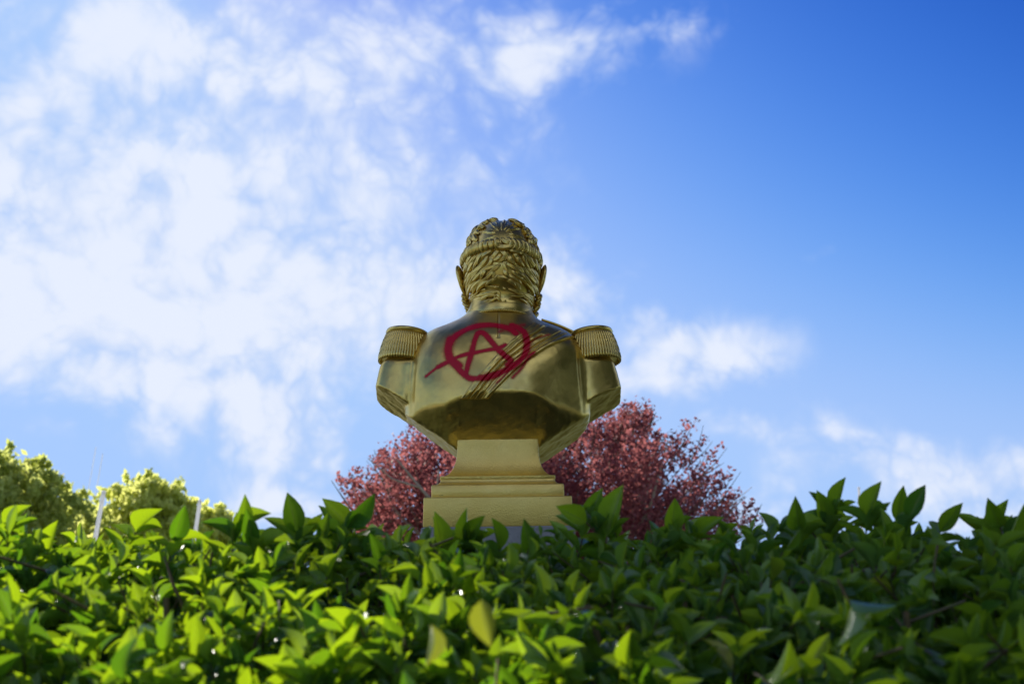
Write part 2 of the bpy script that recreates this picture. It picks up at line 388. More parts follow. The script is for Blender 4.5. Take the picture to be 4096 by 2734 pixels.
def arms(x, y, z):
    d = None
    for s in (-1, 1):
        a = rbox(s*x-.24*(.3-z), y, z, (.313 if s > 0 else .310, .005, .18), (.073, .102, .135), .034)
        a = smax(a, plane(s*x-.24*(.3-z), y, z, (.318, -.098, .2), (.50, -.86, 0)), .022)
        a = smax(a, plane(s*x, y, z, (.297, -.02, .142 if s < 0 else .138), (.567 if s < 0 else .45, -.153, -.81)), .004)
        a = smin(a, cone(s*x, y, z, (.28, .0, .33), (.30, 0, .34), .060, .055), .02)
        d = a if d is None else np.minimum(d, a)
    return d
def bodyf(x, y, z):
    d = smin(torso(x, y, z), arms(x, y, z), .005)
    for s in (-1, 1): d = smax(d, -cone(x, y, z, (s*.300, -.122, .08), (s*.279, -.124, .37), .026, .020), .006)
    # centre seam down from the collar
    seam = np.sqrt((x-.006)**2)-.0022
    d = np.where((z > .345) & (z < .47) & (y < 0), np.maximum(d, -np.maximum(seam, -(d+.004))), d)
    neck = cone(x, y, z, (.012, .0, .42), (.016, .03, .62), .104, .098)
    d = smin(d, neck, .012)
    head = ell(x, y, z, (.018, .03, .668), (.124, .158, .140))
    head = smin(head, ell(x, y, z, (.018, .10, .585), (.088, .095, .105)), .05)
    head = smin(head, ell(x, y, z, (.018, -.02, .60), (.100, .105, .09)), .04)
    head = smin(head, ell(x, y, z, (.018, .09, .53), (.105, .07, .06)), .03)
    head = smin(head, cone(x, y, z, (.018, .185, .66), (.018, .215, .60), .012, .022), .02)        # nose
    head = smin(head, ell(x, y, z, (.018, .17, .51), (.035, .03, .025)), .03)                      # chin
    head = smin(head, ell(x, y, z, (.018, .165, .69), (.085, .035, .018)), .02)                    # brow
    for s in (-1, 1):
        head = smax(head, -ell(x, y, z, (.018+s*.042, .20, .655), (.024, .022, .016)), .012)       # eye sockets
        head = smin(head, ell(x, y, z, (.018+s*.042, .172, .655), (.017, .014, .012)), .004)
        head = smin(head, ell(x, y, z, (.018+s*.04, .172, .556-.0*s), (.03, .02, .02)), .02)
    head = smin(head, ell(x, y, z, (.018, .185, .560), (.03, .018, .007)), .006)                   # lips
    head = smin(head, ell(x, y, z, (.018, .183, .546), (.026, .018, .007)), .006)
    d = smin(d, head, .03)
    for s, ex in ((-1, -.119), (1, .152)):                                                        # ears
        xx = (x-ex)-s*(z-.605)*.24 - s*(-(y-.04))*.25; yy = y-.04; z2 = z-.605
        e = ell(xx, yy, z2, (0, 0, 0), (.0125, .036, .056)); e = smax(e, -ell(xx-s*.012, yy-.006, z2-.006, (0, 0, 0), (.009, .022, .034)), .006)
        d = smin(d, e, .008)
    return d
def addlumps(V, amp, scale, seed):
    return V
V, F = surface_nets(bodyf, (-.44, -.225, -.03), (.44, .245, .83), .0036)
F3 = F
def vnormals(V, F):
    a = V[F[:, 2]]-V[F[:, 0]]; b = V[F[:, 3]]-V[F[:, 1]]; n = np.cross(a, b); N = np.zeros_like(V)
    for k in range(4): np.add.at(N, F[:, k], n)
    return N/(np.linalg.norm(N, axis=1)[:, None]+1e-12)
N = vnormals(V, F)
if (N[V[:, 1].argmin(), 1] > 0): F = F[:, ::-1].copy(); N = -N
# cast-surface lumps; the cut faces under the bust are rougher
under = np.clip(-N[:, 2]*2.5-.8, 0, 1)*(V[:, 2] < .25)*(np.abs(V[:, 0]) > .12)
V = V + N*(vnoise(V, 38, 3)*.0011 + under*(vnoise(V*np.array([1, 1, .35]), 90, 5, 4)*.0022))[:, None]
body_V, body_F, body_N = V, F, N
body = mesh_np('body', V+[0, 0, OFF], F, M['gold'], bust)

# sash: folds of cloth from the right shoulder to the bottom edge, following the back
sL = np.array([(-.115, .139), (-.062, .207), (-.009, .270), (.044, .329), (.092, .375), (.125, .412)])
sR = np.array([(-.028, .139), (.022, .193), (.058, .229), (.107, .272), (.168, .317), (.262, .372)])
ns, nt_ = 150, 64
su = np.linspace(0, 1, ns)
def resamp(P, u):
    d = np.r_[0, np.cumsum(np.linalg.norm(np.diff(P, axis=0), axis=1))]; d /= d[-1]
    return np.stack([np.interp(u, d, P[:, k]) for k in range(2)], 1)
Lp, Rp = resamp(sL, su), resamp(sR, su)
for _ in range(12): Lp[1:-1] = (Lp[:-2]+Lp[2:]+2*Lp[1:-1])/4; Rp[1:-1] = (Rp[:-2]+Rp[2:]+2*Rp[1:-1])/4
tt = np.linspace(-.03, 1.03, nt_)
XZ = Lp[:, None]*(1-tt)[None, :, None] + Rp[:, None]*tt[None, :, None]
sx, sz = XZ[..., 0].ravel(), XZ[..., 1].ravel()
def topz(x):           # height of the shoulder crest
    zs = np.linspace(.30, .47, 60); f = torso(x[:, None], np.full((1, 1), -.055), zs[None]); return zs[(f < 0).sum(1).clip(1, 60)-1]
sz = np.minimum(sz, topz(sx)-.004)
ya, yb_ = np.full(sx.shape, -.26), np.full(sx.shape, -.03)
for _ in range(22):
    ym = (ya+yb_)/2; ins_ = torso(sx, ym, sz) < 0; yb_ = np.where(ins_, ym, yb_); ya = np.where(ins_, ya, ym)
T_ = np.tile(tt, ns); S_ = np.repeat(su, nt_)
wob = .02*np.sin(S_*9+1)+.012*np.sin(S_*23)
def groove(c, w): return np.exp(-((T_-c-wob*.8)/w)**2)
h = .0095 + .0035*np.sin((T_*2.1+.1)*PI)
h -= .0115*groove(.28, .026) + .0095*groove(.47, .024)*(S_ < .85) + .0110*groove(.68, .030)
h -= .0045*groove(.82, .03)*(S_ > .3) + .003*groove(.12, .03)*(S_ > .5)
h += .0035*np.exp(-((T_-.93)/.06)**2) + .0022*np.exp(-((T_-.04)/.05)**2)
h += .0012*vnoise(np.stack([sx, sz, sx*0], 1), 160, 9)
edge_ = np.clip(np.minimum(T_+.03, 1.03-T_)/.03, 0, 1)
h = h*edge_ - .006*(1-edge_)
Vs = np.stack([sx, ya-h, sz], 1)
i = (np.arange(ns-1)[:, None]*nt_+np.arange(nt_-1)[None]).ravel(); Fs = np.stack([i, i+1, i+nt_+1, i+nt_], 1)
Ns = vnormals(Vs, Fs)
if Ns[len(Ns)//2, 1] > 0: Fs = Fs[:, ::-1].copy(); Ns = -Ns
# close the sheet with an inner skin a few millimetres below the back
n0 = len(Vs); Vi = Vs.copy(); Vi[:, 1] = ya+.004
Fi = Fs[:, ::-1]+n0
rim = np.concatenate([np.arange(nt_), np.arange(1, ns)*nt_+nt_-1, (ns-1)*nt_+np.arange(nt_-2, -1, -1), np.arange(ns-2, 0, -1)*nt_])
r2_ = np.roll(rim, -1); Fr = np.stack([rim, rim+n0, r2_+n0, r2_], 1)
sash = mesh_np('sash', np.vstack([Vs, Vi])+[0, 0, OFF], np.vstack([Fs, Fi, Fr]), M['gold'], bust)
sash['label'] = 'folded sash crossing the back from the right shoulder'

# spray paint: strokes measured on the back (x, z); a skin of paint 0.7 mm proud
STROKES = [
 ([(.062,.363),(.047,.377),(.014,.39),(-.024,.397),(-.062,.394),(-.1,.381),(-.13,.361),(-.15,.336),(-.158,.305),(-.151,.278),(-.127,.247),(-.1,.217),(-.078,.204),(-.044,.203),(-.018,.209),(.019,.224),(.061,.248),(.088,.279),(.098,.318),(.094,.353),(.078,.38),(.051,.394)], .0135, 1.0),
 ([(-.15,.345),(-.156,.31),(-.146,.275),(-.12,.25)], .019, 1.0),
 ([(-.099,.219),(-.091,.254),(-.081,.289),(-.073,.324),(-.066,.351),(-.057,.366),(-.043,.364),(-.028,.348),(-.01,.323),(.009,.297),(.027,.278),(.046,.26),(.035,.245)], .0115, 1.0),
 ([(-.19,.252),(-.153,.268),(-.115,.284),(-.081,.291),(-.025,.302),(.005,.307),(.028,.319)], .0095, .95),
 ([(-.228,.227),(-.198,.247),(-.17,.262)], .008, .7), ([(-.23,.226),(-.2,.243)], .014, .25),
 ([(.120,.289),(.102,.271),(.079,.236),(.050,.205)], .010, .62),
 ([(.092,.306),(.126,.341),(.172,.361)], .006, .45), ([(0,.187),(.049,.233),(.107,.294)], .006, .5), ([(.01,.369),(.089,.4)], .014, .45)]
def smooth_line(pts, n=6):
    P = np.array(pts); P = np.vstack([2*P[0]-P[1], P, 2*P[-1]-P[-2]]); o = []
    for i in range(1, len(P)-2):
        for t in np.arange(n)/n:
            o.append(.5*((2*P[i])+(-P[i-1]+P[i+1])*t+(2*P[i-1]-5*P[i]+4*P[i+1]-P[i+2])*t*t+(-P[i-1]+3*P[i]-3*P[i+1]+P[i+2])*t**3))
    return o+[P[-2]]
def paintval(P):
    out = np.zeros(len(P))
    for pts, w, k in STROKES:
        pts = smooth_line(pts); w = w*.65
        d = np.full(len(P), 9.)
        for a, b in zip(pts[:-1], pts[1:]):
            a, b = np.array(a), np.array(b); e = b-a; t_ = np.clip(((P-a)@e)/(e@e), 0, 1)
            d = np.minimum(d, np.linalg.norm(P-a-t_[:, None]*e, axis=1))
        wl = w*(1+.10*np.sin(P[:, 0]*60+P[:, 1]*45))
        out = np.maximum(out, .30*k*np.exp(-(d/(wl*2.4))**2)); out = np.maximum(out, k*np.exp(-(d/(wl*1.30))**1.5))
    return out
pV, pF, pA = [], [], []; off = 0
for VV, FF, NN, mask in ((body_V, body_F, body_N, None), (Vs, Fs, Ns, None)):
    pv = paintval(VV[:, [0, 2]])*(NN[:, 1] < -.12)*(VV[:, 1] < -.04)*(np.abs(VV[:, 0]) < .28)
    keep = pv[FF].max(1) > .02
    f = FF[keep]; u, inv = np.unique(f, return_inverse=True)
    pV.append(VV[u]+NN[u]*.0007); pF.append(inv.reshape(-1, 4)+off); pA.append(pv[u]); off += len(u)
paint = mesh_np('spray_paint', np.vstack(pV)+[0, 0, OFF], np.vstack(pF), M['spray'], bust, attrs={'paint': np.concatenate(pA)})
paint['label'] = 'dark red spray painted circled A on the back'

# hair ---------------------------------------------------------------
HC = np.array([.018, .03, .668])
def hull(phi, z):
    """point on the outside of the hair at azimuth phi (0 = back, + = right) and height z, and its outward normal"""
    phi, z = np.broadcast_arrays(np.asarray(phi, float), np.asarray(z, float))
    zz = z-HC[2]
    up = np.sqrt(np.clip(1-(zz/.146)**2, 0, 1))
    lo = 1-.17*np.clip(-zz/.17, 0, 1.3)**1.6
    k = np.where(zz > 0, up, lo)
    rx, ry = .121*k, .164*k
    cy = HC[1]+.008*np.clip(-zz/.1, 0, 1)
    p = np.stack([HC[0]+rx*np.sin(phi), cy-ry*np.cos(phi), z], -1)
    nz_ = np.clip(zz/.146, -.25, 1); hx = np.sqrt(1-nz_**2)
    n = np.stack([np.sin(phi)/.136*.15*hx, -np.cos(phi)/.17*.15*hx, nz_], -1)
    return p, n/np.linalg.norm(n, axis=-1)[..., None]
G = Geo()
def lock(path, w, lift, thick=.6, seg=7, curl=0.0):
    """a strand bundle: path = [(phi, z)], w = half width, lift = height over the hull"""
    P = np.array(path, float); n = 9; u = np.linspace(0, 1, n); d = np.linspace(0, 1, len(P))
    ph, z = np.interp(u, d, P[:, 0]), np.interp(u, d, P[:, 1])
    for _ in range(2): ph[1:-1] = (ph[:-2]+2*ph[1:-1]+ph[2:])/4; z[1:-1] = (z[:-2]+2*z[1:-1]+z[2:])/4
    p, nn = hull(ph, z)
    prof = np.sin(np.clip(u*.93+.07, 0, 1)*PI)**.6
    q = p + nn*(lift*(.25+prof*.75) + curl*u**2)[:, None]
    r_ = w*np.clip(prof, .12, 1)*(1-.35*u)
    # cross-section with strand ridges
    T = np.gradient(q, axis=0); T /= np.linalg.norm(T, axis=1)[:, None]
    U = np.cross(T, nn); U /= np.linalg.norm(U, axis=1)[:, None]; NN = np.cross(U, T)
    a = np.arange(18)/18*2*PI; rr = 1+.16*np.cos(a*6+rng.uniform(0, 6))
    Vv = q[:, None]+r_[:, None, None]*rr[None, :, None]*(np.cos(a)[None, :, None]*U[:, None]+thick*np.sin(a)[None, :, None]*NN[:, None])
    Vv = Vv.reshape(-1, 3); i_ = np.arange(n-1)[:, None]*18; j_ = np.arange(18)[None]; j2 = (j_+1) % 18
    G.add(Vv, np.stack([i_+j_, i_+j2, i_+18+j2, i_+18+j_], -1).reshape(-1, 4))
# crown cap: smooth shell with strands radiating from the whorl
nu, nv = 220, 90
ph = np.linspace(-PI, PI, nu, endpoint=False); zc = HC[2]-.10+(.2459)*np.sin(np.linspace(0, 1, nv)*PI/2)**1.0
PH, ZC = np.meshgrid(ph, zc); P_, N_ = hull(PH.ravel(), ZC.ravel())
wh = hull(np.array(.02), np.array(.722))[0]
dv = P_-wh; ang = np.arctan2(dv[:, 2]+.15*np.abs(dv[:, 1]), dv[:, 0]); dist = np.linalg.norm(dv, axis=1)
str_ = np.sin(ang*17+dist*38+2.0*np.sin(ang*3))+.6*np.sin(ang*31-dist*60)+.7*np.sin(ang*9+dist*25)
P_ = P_ + N_*((str_*.0030*np.clip(dist/.03, 0, 1))-.006 - .010*np.exp(-(dist/.022)**2))[:, None]
P_ = P_ + N_*(.004*vnoise(P_, 40, 21))[:, None]
front = (np.cos(PH.ravel()) < -.55) & (ZC.ravel() < .73)
i_ = np.arange(nv-1)[:, None]*nu; j_ = np.arange(nu)[None]; j2 = (j_+1) % nu
Fc = np.stack([i_+j_, i_+j2, i_+nu+j2, i_+nu+j_], -1).reshape(-1, 4); Fc = Fc[~front[Fc].all(1)]
G.add(P_, Fc)
rg = np.random.default_rng(11)
U_ = lambda a, b: rg.uniform(a, b)
def project(p):
    q = p-HC
    if q[2] > .02:
        k = 1/math.sqrt((q[0]/.121)**2+(q[1]/.166)**2+(q[2]/.146)**2); pp = HC+q*k; n = q/np.array([.121, .164, .146])**2; return pp, n/np.linalg.norm(n)
    pp, n = hull(math.atan2(q[0]/.121, -q[1]/.166), p[2]); return pp, n
def lock3(f, z, head, length, w, lift, c0=0., c1=0., flat=.6, curl=0., strands=5):
    """a wavy lock: starts at azimuth f and height z, heading (right, up) in the surface, turning by c0 then c1 radians"""
    p, n = project(hull(f, z)[0]); n_ = 11; P, NN = [p], [n]
    upv = np.array([0, 0, 1.]); rt = unit(np.cross(upv, -n)*-1) if abs(n[2]) < .98 else np.array([1., 0, 0]); rt = rt if rt[0]*1 > -2 else -rt
    rt = unit(np.array([-n[1], n[0], 0])) ; tu = np.cross(n, rt); tu = tu if tu[2] > 0 else -tu
    d = unit(rt*head[0]+tu*head[1])
    for k in range(1, n_):
        t = k/(n_-1); an = (c0*(1-t)+c1*t)/(n_-1)*2
        d = d-n*(d@n); d = unit(d*math.cos(an)+np.cross(n, d)*math.sin(an)); p, n = project(p+d*length/(n_-1)); P.append(p); NN.append(n)
    P, NN = np.array(P), np.array(NN); u = np.linspace(0, 1, n_)
    prof = np.sin(np.clip(u*.90+.10, 0, 1)*PI)**.55
    q = P+NN*(lift*(.2+.8*prof)+curl*u**2)[:, None]; r_ = w*np.clip(prof, .10, 1)*(1-.25*u)
    T = np.gradient(q, axis=0); T /= np.linalg.norm(T, axis=1)[:, None]; U = np.cross(T, NN); U /= np.linalg.norm(U, axis=1)[:, None]; NV = np.cross(U, T)
    m_ = 20; a = np.arange(m_)/m_*2*PI; rr = 1+.17*np.cos(a*strands+rg.uniform(0, 6)); tw = rg.uniform(-.5, .5)
    Vv = q[:, None]+r_[:, None, None]*rr[None, :, None]*(np.cos(a)[None, :, None]*U[:, None]+flat*np.sin(a)[None, :, None]*NV[:, None])
    i_ = np.arange(n_-1)[:, None]*m_; j_ = np.arange(m_)[None]; j2 = (j_+1) % m_
    G.add(Vv.reshape(-1, 3), np.stack([i_+j_, i_+j2, i_+m_+j2, i_+m_+j_], -1).reshape(-1, 4))
# a thick roll of hair above the nape: combed over on the left, comma curls on the right
for k in range(15):
    f = -1.75+k*.118; lock3(f, .692-.004*abs(f), (-.25, -1), .040, .0125, .013, .25, .5, .85)
lock3(.02, .694, (.2, -1), .060, .0105, .012, .9, 2.2, .8); lock3(-.12, .668, (1, -.5), .070, .0110, .013, .3, 1.4, .8); lock3(.10, .690, (.9, -.6), .050, .011, .012, .2, -1.2, .8)
for k in range(13):
    f = .16+k*.125; lock3(f, .694-.005*abs(f), (.75, -.8), .048, .0115, .012, -.5, -1.9, .8)
# two long rows of waves, parted near the middle, then a ragged row at the hairline
def row(z0, nn_, spread, length, w, lift, cv, curl):
    for k in range(nn_):
        f = -spread+(k+.5)*2*spread/nn_+U_(-.05, .05); s = 1 if f > U_(-.2, .2) else -1
        lock3(f-.05*s, z0+U_(-.007, .007), (s*U_(.15, .75), -1), length*U_(.8, 1.2), w*U_(.8, 1.25), lift*U_(.7, 1.2), s*U_(.4, 1.3)*cv, -s*U_(.8, 2.0)*cv, .62, curl)
row(.655, 27, 1.75, .046, .0088, .009, 1.5, .003); row(.640, 18, 1.6, .038, .0080, .012, -1.2, .003)
row(.612, 24, 1.40, .042, .0086, .010, 1.4, .004); row(.594, 17, 1.2, .036, .0076, .012, -1.3, .005)
row(.572, 23, 1.25, .038, .0080, .008, 1.3, .006)
for k in range(60):         # short fuzz combed sideways at the nape
    f = U_(-1.2, 1.2); z1 = U_(.492, .540); s = 1 if f > U_(-.3, .3) else -1
    lock3(f, z1, (s, U_(-.5, .1)), U_(.018, .034), .0046, .0035, U_(-1, 1), U_(-1, 1), .6, 0, 3)
# curls over the front and sides of the crown
for k in range(130):
    f = PI+U_(-2.25, 2.25); z1 = HC[2]+.146*math.sin(U_(.28, 1.25))
    if abs(f-PI) < 1.0 and z1 < .73: continue
    lock3(f, z1, (U_(-1, 1), U_(-1, 1)), U_(.034, .052), U_(.0105, .0150), U_(-.001, .005), rg.choice([-1, 1])*U_(1.2, 2.6), rg.choice([-1, 1])*U_(0, 1.5), .7)
for k in range(26):      # over the very top
    f = U_(0, 6.28); z1 = HC[2]+.146*U_(.86, .95)
    if math.cos(f) > .2 and z1 < HC[2]+.138: continue
    lock3(f, z1, (U_(-1, 1), U_(-1, 1)), U_(.035, .055), U_(.011, .015), U_(-.001, .004), rg.choice([-1, 1])*U_(1.2, 2.6), rg.choice([-1, 1])*U_(0, 1.5), .85)
for k in range(22):      # either side of the smooth crown
    f = (1 if k % 2 else -1)*U_(.95, 1.25); z1 = U_(.705, .785)
    lock3(f, z1, (U_(-1, 1), U_(-1, .3)), U_(.035, .05), U_(.009, .013), U_(.002, .009), U_(-2.4, 2.4), U_(-2, 2), .85)
for k in range(34):      # sides above the ears
    f = rg.choice([-1, 1])*U_(1.25, 2.1); lock3(f, U_(.62, .72), (U_(-.6, .6), -1), U_(.035, .055), U_(.009, .012), U_(.004, .008), U_(-2, 2), U_(-2, 2), .8)
for s in (-1, 1):        # side whiskers below the ears
    for k in range(9):
        z1 = .556-.010*k+U_(-.003, .003); y0 = .055+U_(-.01, .02); x0 = .018+s*(.124-.0030*k+U_(0, .005))
        P4 = np.array([(x0-s*.01, y0, z1+.012), (x0+s*.004, y0-.012, z1), (x0+s*.002, y0-.020, z1-.012), (x0-s*.006, y0-.012, z1-.020)])
        u4 = np.linspace(0, 1, 7); pp = np.stack([np.interp(u4, np.linspace(0, 1, 4), P4[:, q]) for q in range(3)], 1)
        G.tube(pp, .0115*np.sin(u4*PI*.86+.3)**.6, 10, flat=.7)
hair = mesh_poly('hair', np.vstack(G.V)+[0, 0, OFF], np.vstack(G.F), M['gold'], bust)
hair['label'] = 'wavy gold painted hair with a rolled band of curls'

# collar with a twisted cord along its lower edge
G = Geo(); a = np.linspace(0, 2*PI, 73)[:-1]
def ring(rx, ry, z, cx=.012, cy=-.002, tilt=.10):
    y = cy-ry*np.cos(a); return np.stack([cx+rx*np.sin(a), y, z-(y-cy)*tilt], 1)
prof = [(.100, .446), (.1085, .447), (.1088, .452), (.1078, .474), (.1060, .4765), (.100, .476)]
rings = [ring(r0, r0*.98, z0) for r0, z0 in prof]; n = len(a)
Vc = np.vstack(rings); i_ = np.arange(len(prof)-1)[:, None]*n; j_ = np.arange(n)[None]; j2 = (j_+1) % n
mesh_np('collar', Vc+[0, 0, OFF], np.stack([i_+j_, i_+j2, i_+n+j2, i_+n+j_], -1).reshape(-1, 4), M['gold'], bust)
q = np.linspace(0, 2*PI, 241)[:-1]; G = Geo()
for st in (0, 1):
    tw = q*46+PI*st; rr = .1100+.0022*np.cos(tw); yy = -.002-rr*.98*np.cos(q)
    P4 = np.stack([.012+rr*np.sin(q), yy, .4475-(yy+.002)*.10+.0022*np.sin(tw)], 1); G.tube(np.vstack([P4, P4[:1]]), .0024, 5, cap=False)
mesh_poly('collar_cord', np.vstack(G.V)+[0, 0, OFF], np.vstack(G.F), M['gold'], bust)

# epaulettes ---------------------------------------------------------
def cord_mesh():
    """one hanging cord in the radial plane: x = out, z = down from the rim; two-start twist"""
    n = 15; u = np.linspace(0, 1, n)
    X = .016*np.sin(u*PI*.50)+.003*u; Z = -.094*u**1.2+.002
    G2 = Geo(); P = np.stack([X, np.zeros(n), Z], 1); G2.tube(P, .0056*np.where(u > .97, .6, 1), 6, cap=True)
    Vv = np.vstack(G2.V)
    k = np.arange(n*6)//6; jj = np.arange(n*6) % 6
    c = P[k]; d = Vv[:n*6]-c; Vv[:n*6] = c+d*(1+.20*np.cos(jj/6*2*PI*2+k*1.9))[:, None]
    me = mesh_poly('fringe_cord', Vv, np.vstack(G2.F), M['gold']).data
    return me
cord_me = cord_mesh(); bpy.data.objects.remove(bpy.data.objects['fringe_cord'])
def epaulette(s, cx, cz):
    tilt = -R(5)*s
    # dome under the cords, top plate with a moulded rim
    n = 64; a = np.arange(n)/n*2*PI
    prof = [(.0, .020), (.030, .0195), (.056, .017), (.059, .0190), (.064, .0200), (.0705, .0180), (.0730, .011), (.0690, .005), (.0650, .001), (.0720, -.012), (.078, -.035), (.0815, -.066), (.0815, -.086), (.060, -.086), (.0, -.070)]
    Vv = np.vstack([np.stack([r_*np.cos(a), r_*1.28*np.sin(a), np.full(n, z_)], 1) for r_, z_ in prof])
    i_ = np.arange(len(prof)-1)[:, None]*n; j_ = np.arange(n)[None]; j2 = (j_+1) % n
    ep = mesh_np('epaulette', Vv, np.stack([i_+j_, i_+n+j_, i_+n+j2, i_+j2], -1).reshape(-1, 4), M['gold'], bust)
    ep.location = (cx, .0, cz+OFF); ep.rotation_euler = (0, tilt, 0)
    m_ = 50
    for k in range(m_):
        # even spacing along the oval rim
        al = (k+.5)/m_*2*PI; 
        th = al+.12*math.sin(2*al)*1.0
        ex, ey = .0665*math.cos(th), .0665*1.28*math.sin(th)
        nx_, ny_ = math.cos(th)*1.28, math.sin(th); nrm = math.atan2(ny_, nx_)
        if math.cos(th)*s < -.80: continue
        c = bpy.data.objects.new('fringe_cord', cord_me); link(c, ep)
        c.location = (ex, ey, .0); c.rotation_euler = (0, 0, nrm)
        c.scale = (1, 1, 1)
    return ep
epL = epaulette(-1, -.301, .396); epR = epaulette(1, .317, .389)
# shoulder straps on the crest of the shoulders
for s, p0, p1 in ((1, (.150, .012, .452), (.268, .012, .402)), (-1, (-.150, .05, .430), (-.262, .03, .396))):
    G = Geo(); P = np.linspace(p0, p1, 12); P[:, 2] += .004*np.sin(np.linspace(0, PI, 12))
    G.tube(P, .026, 10, flat=.22, up=np.array([0, 0, 1.]))
    G.build('shoulder_strap', M['gold'], bust).location = (0, 0, OFF)

# base of the bust: a flared stem over two moulded slabs ---------------
def rect_loft(name, prof, mt, parent, loc=(0, 0, 0), rc=.004, cx=0, seg_sub=7):
    rings = []
    for hx, hy, z in prof:
        pts = []
        for (sx_, sy_, a0) in ((1, 1, 0), (-1, 1, 90), (-1, -1, 180), (1, -1, 270)):
            for da in (0, 45, 90):
                an = R(a0+da); pts.append((cx+sx_*(hx-rc)+rc*math.cos(an), sy_*(hy-rc)+rc*math.sin(an), z))
        rings.append(pts)
    rings = np.array(rings); n = 12
    # subdivide the long sides so that the surface can be slightly uneven
    out_ = []
    for rg_ in rings:
        q = []
        for k in range(n):
            a_, b_ = rg_[k], rg_[(k+1) % n]; sub = seg_sub if k % 3 == 2 else 1
            for t_ in range(sub): q.append(a_+(b_-a_)*t_/sub)
        out_.append(q)
    Vv = np.array(out_); n = Vv.shape[1]; m_ = len(Vv); Vv = Vv.reshape(-1, 3)
    nz3 = vnoise(Vv+loc, 14, 31)*.0012; c_ = Vv*[1, 1, 0]; c_ /= np.linalg.norm(c_, axis=1)[:, None]+1e-9; Vv = Vv+c_*nz3[:, None]
    i_ = np.arange(m_-1)[:, None]*n; j_ = np.arange(n)[None]; j2 = (j_+1) % n
    F_ = np.stack([i_+j_, i_+n+j_, i_+n+j2, i_+j2], -1).reshape(-1, 4)
    top = len(Vv); Vv = np.vstack([Vv, [cx, 0, prof[0][2]], [cx, 0, prof[-1][2]]]); 
    ft = [[j, (j+1) % n, top, top] for j in range(n)]; fb = [[(m_-1)*n+(j+1) % n, (m_-1)*n+j, top+1, top+1] for j in range(n)]
    o = mesh_poly(name, Vv, np.vstack([F_, ft, fb]), mt, parent); o.location = loc
    try: o.data.set_sharp_from_angle(angle=R(38))
    except Exception: pass
    return o
f_ = lambda hx: hx-.012
stem = [(.129, .106, .034)]+[(.130+.0*u, .107, .027-.035*u) for u in (0, .5, 1)]
for u in np.linspace(0, 1, 14)[1:]:
    an = u*PI/2*.96; k = 1-math.cos(an); stem.append((.131+.049*k, .108+.049*k, -.012-.088*math.sin(an)/math.sin(PI/2*.96)))
stem += [(.181, .159, -.1005)]
rect_loft('base_stem', stem, M['gold_dimple'], bust, (0, 0, OFF))
step = [(.180, .160, -.1003), (.182, .162, -.102), (.182, .162, -.111), (.180, .161, -.1125)]
for u in np.linspace(0, 1, 7)[1:]:
    an = u*PI/2; step.append((.180+.024*(1-math.cos(an)), .161+.024*(1-math.cos(an)), -.1125-.019*math.sin(an)))
step += [(.2065, .187, -.133), (.2080, .189, -.136), (.2080, .190, -.172), (.2065, .188, -.1748)]
rect_loft('base_moulding', step, M['gold_dimple'], bust, (0, 0, OFF))
rect_loft('base_slab', [(.228, .214, -.175), (.2305, .217, -.178), (.2320, .219, -.264), (.2305, .217, -.268)], M['gold_dimple'], bust, (0, 0, OFF))

ped = rect_loft('pedestal', [(.234, .224, BZ-.269), (.238, .228, BZ-.273), (.240, .230, 1.0), (.240, .230, .25), (.30, .29, .245), (.30, .29, 0)], M['concrete'], None, (BX, BY, 0), rc=.008)
tag(ped, 'grey concrete pedestal with scratched sides under the gold bust', 'pedestal')

# ------------------------------------------------------------------ hedge
def leaf_shape(nu_, nv_, fold, bend, twist, wav=0.0):
    """unit leaf: x across (-.5...5 of width), y along 0..1, z = adaxial side"""
    v = np.linspace(0, 1, nv_); w = np.sin(PI*np.clip(v, 0, 1)**.96)**.80*(1-.22*v**5); w[0] = .06; w[-1] = .02
    u = np.linspace(-1, 1, nu_); UU, VV = np.meshgrid(u, v)
    X = UU*w[:, None]*.5; Y = VV.copy(); Z = np.abs(UU)**1.3*w[:, None]*fold
    Z = Z - bend*VV**2 + wav*np.sin(VV*11+UU*2)*np.abs(UU)*.03; Y = Y*(1-.35*bend*VV**1.5)
    an = twist*VV; X2 = X*np.cos(an)-Z*np.sin(an)*.5
    V = np.stack([X2, Y, Z+X*np.sin(an)*.4], -1).reshape(-1, 3)
    i = (np.arange(nv_-1)[:, None]*nu_+np.arange(nu_-1)[None]).ravel(); F = np.stack([i, i+1, i+nu_+1, i+nu_], 1)
    uv = np.stack([UU.ravel()*.5+.5, VV.ravel()], 1); return V, F, uv
LV = [leaf_shape(5, 7, *q) for q in [(.24, .04, 0), (.36, .16, .3), (.16, .30, -.4), (.28, -.10, .25), (.42, .12, -.25), (.20, .46, .15)]]
NVL = len(LV[0][0])
def zsurf(x, y):
    """height of the clipped top of the hedge"""
    yy = np.array([1.30, 1.36, 1.42, 1.5, 1.7, 2.0, 2.3, 2.6, 2.85, 3.0]); h_ = np.array([.80, 1.10, 1.215, 1.275, 1.345, 1.435, 1.515, 1.578, 1.55, 1.40])
    xx = np.array([-3, -1.0, -.62, -.35, -.1, .1, .3, .48, .62, .75, .9, 3]); dx = np.array([.055, .060, .050, .052, .044, .044, .046, .048, .056, .048, .040, .04])
    return np.interp(y, yy, h_)+np.interp(x, xx, dx)*np.clip((y-1.5)/.8, 0, 1)
leaves = dict(p=[], a=[], n=[], L=[], w=[], k=[], t=[])
def add_leaf(p, a, nrm, L, w, k=None, tone=None, u=None):
    leaves['p'].append(p); leaves['a'].append(a); leaves['n'].append(nrm); leaves['L'].append(L); leaves['w'].append(w)
    leaves['k'].append(rg.integers(0, 6) if k is None else k); leaves['t'].append(min(rg.beta(2, 2)*.95, .96) if tone is None else tone)
stems = Geo()
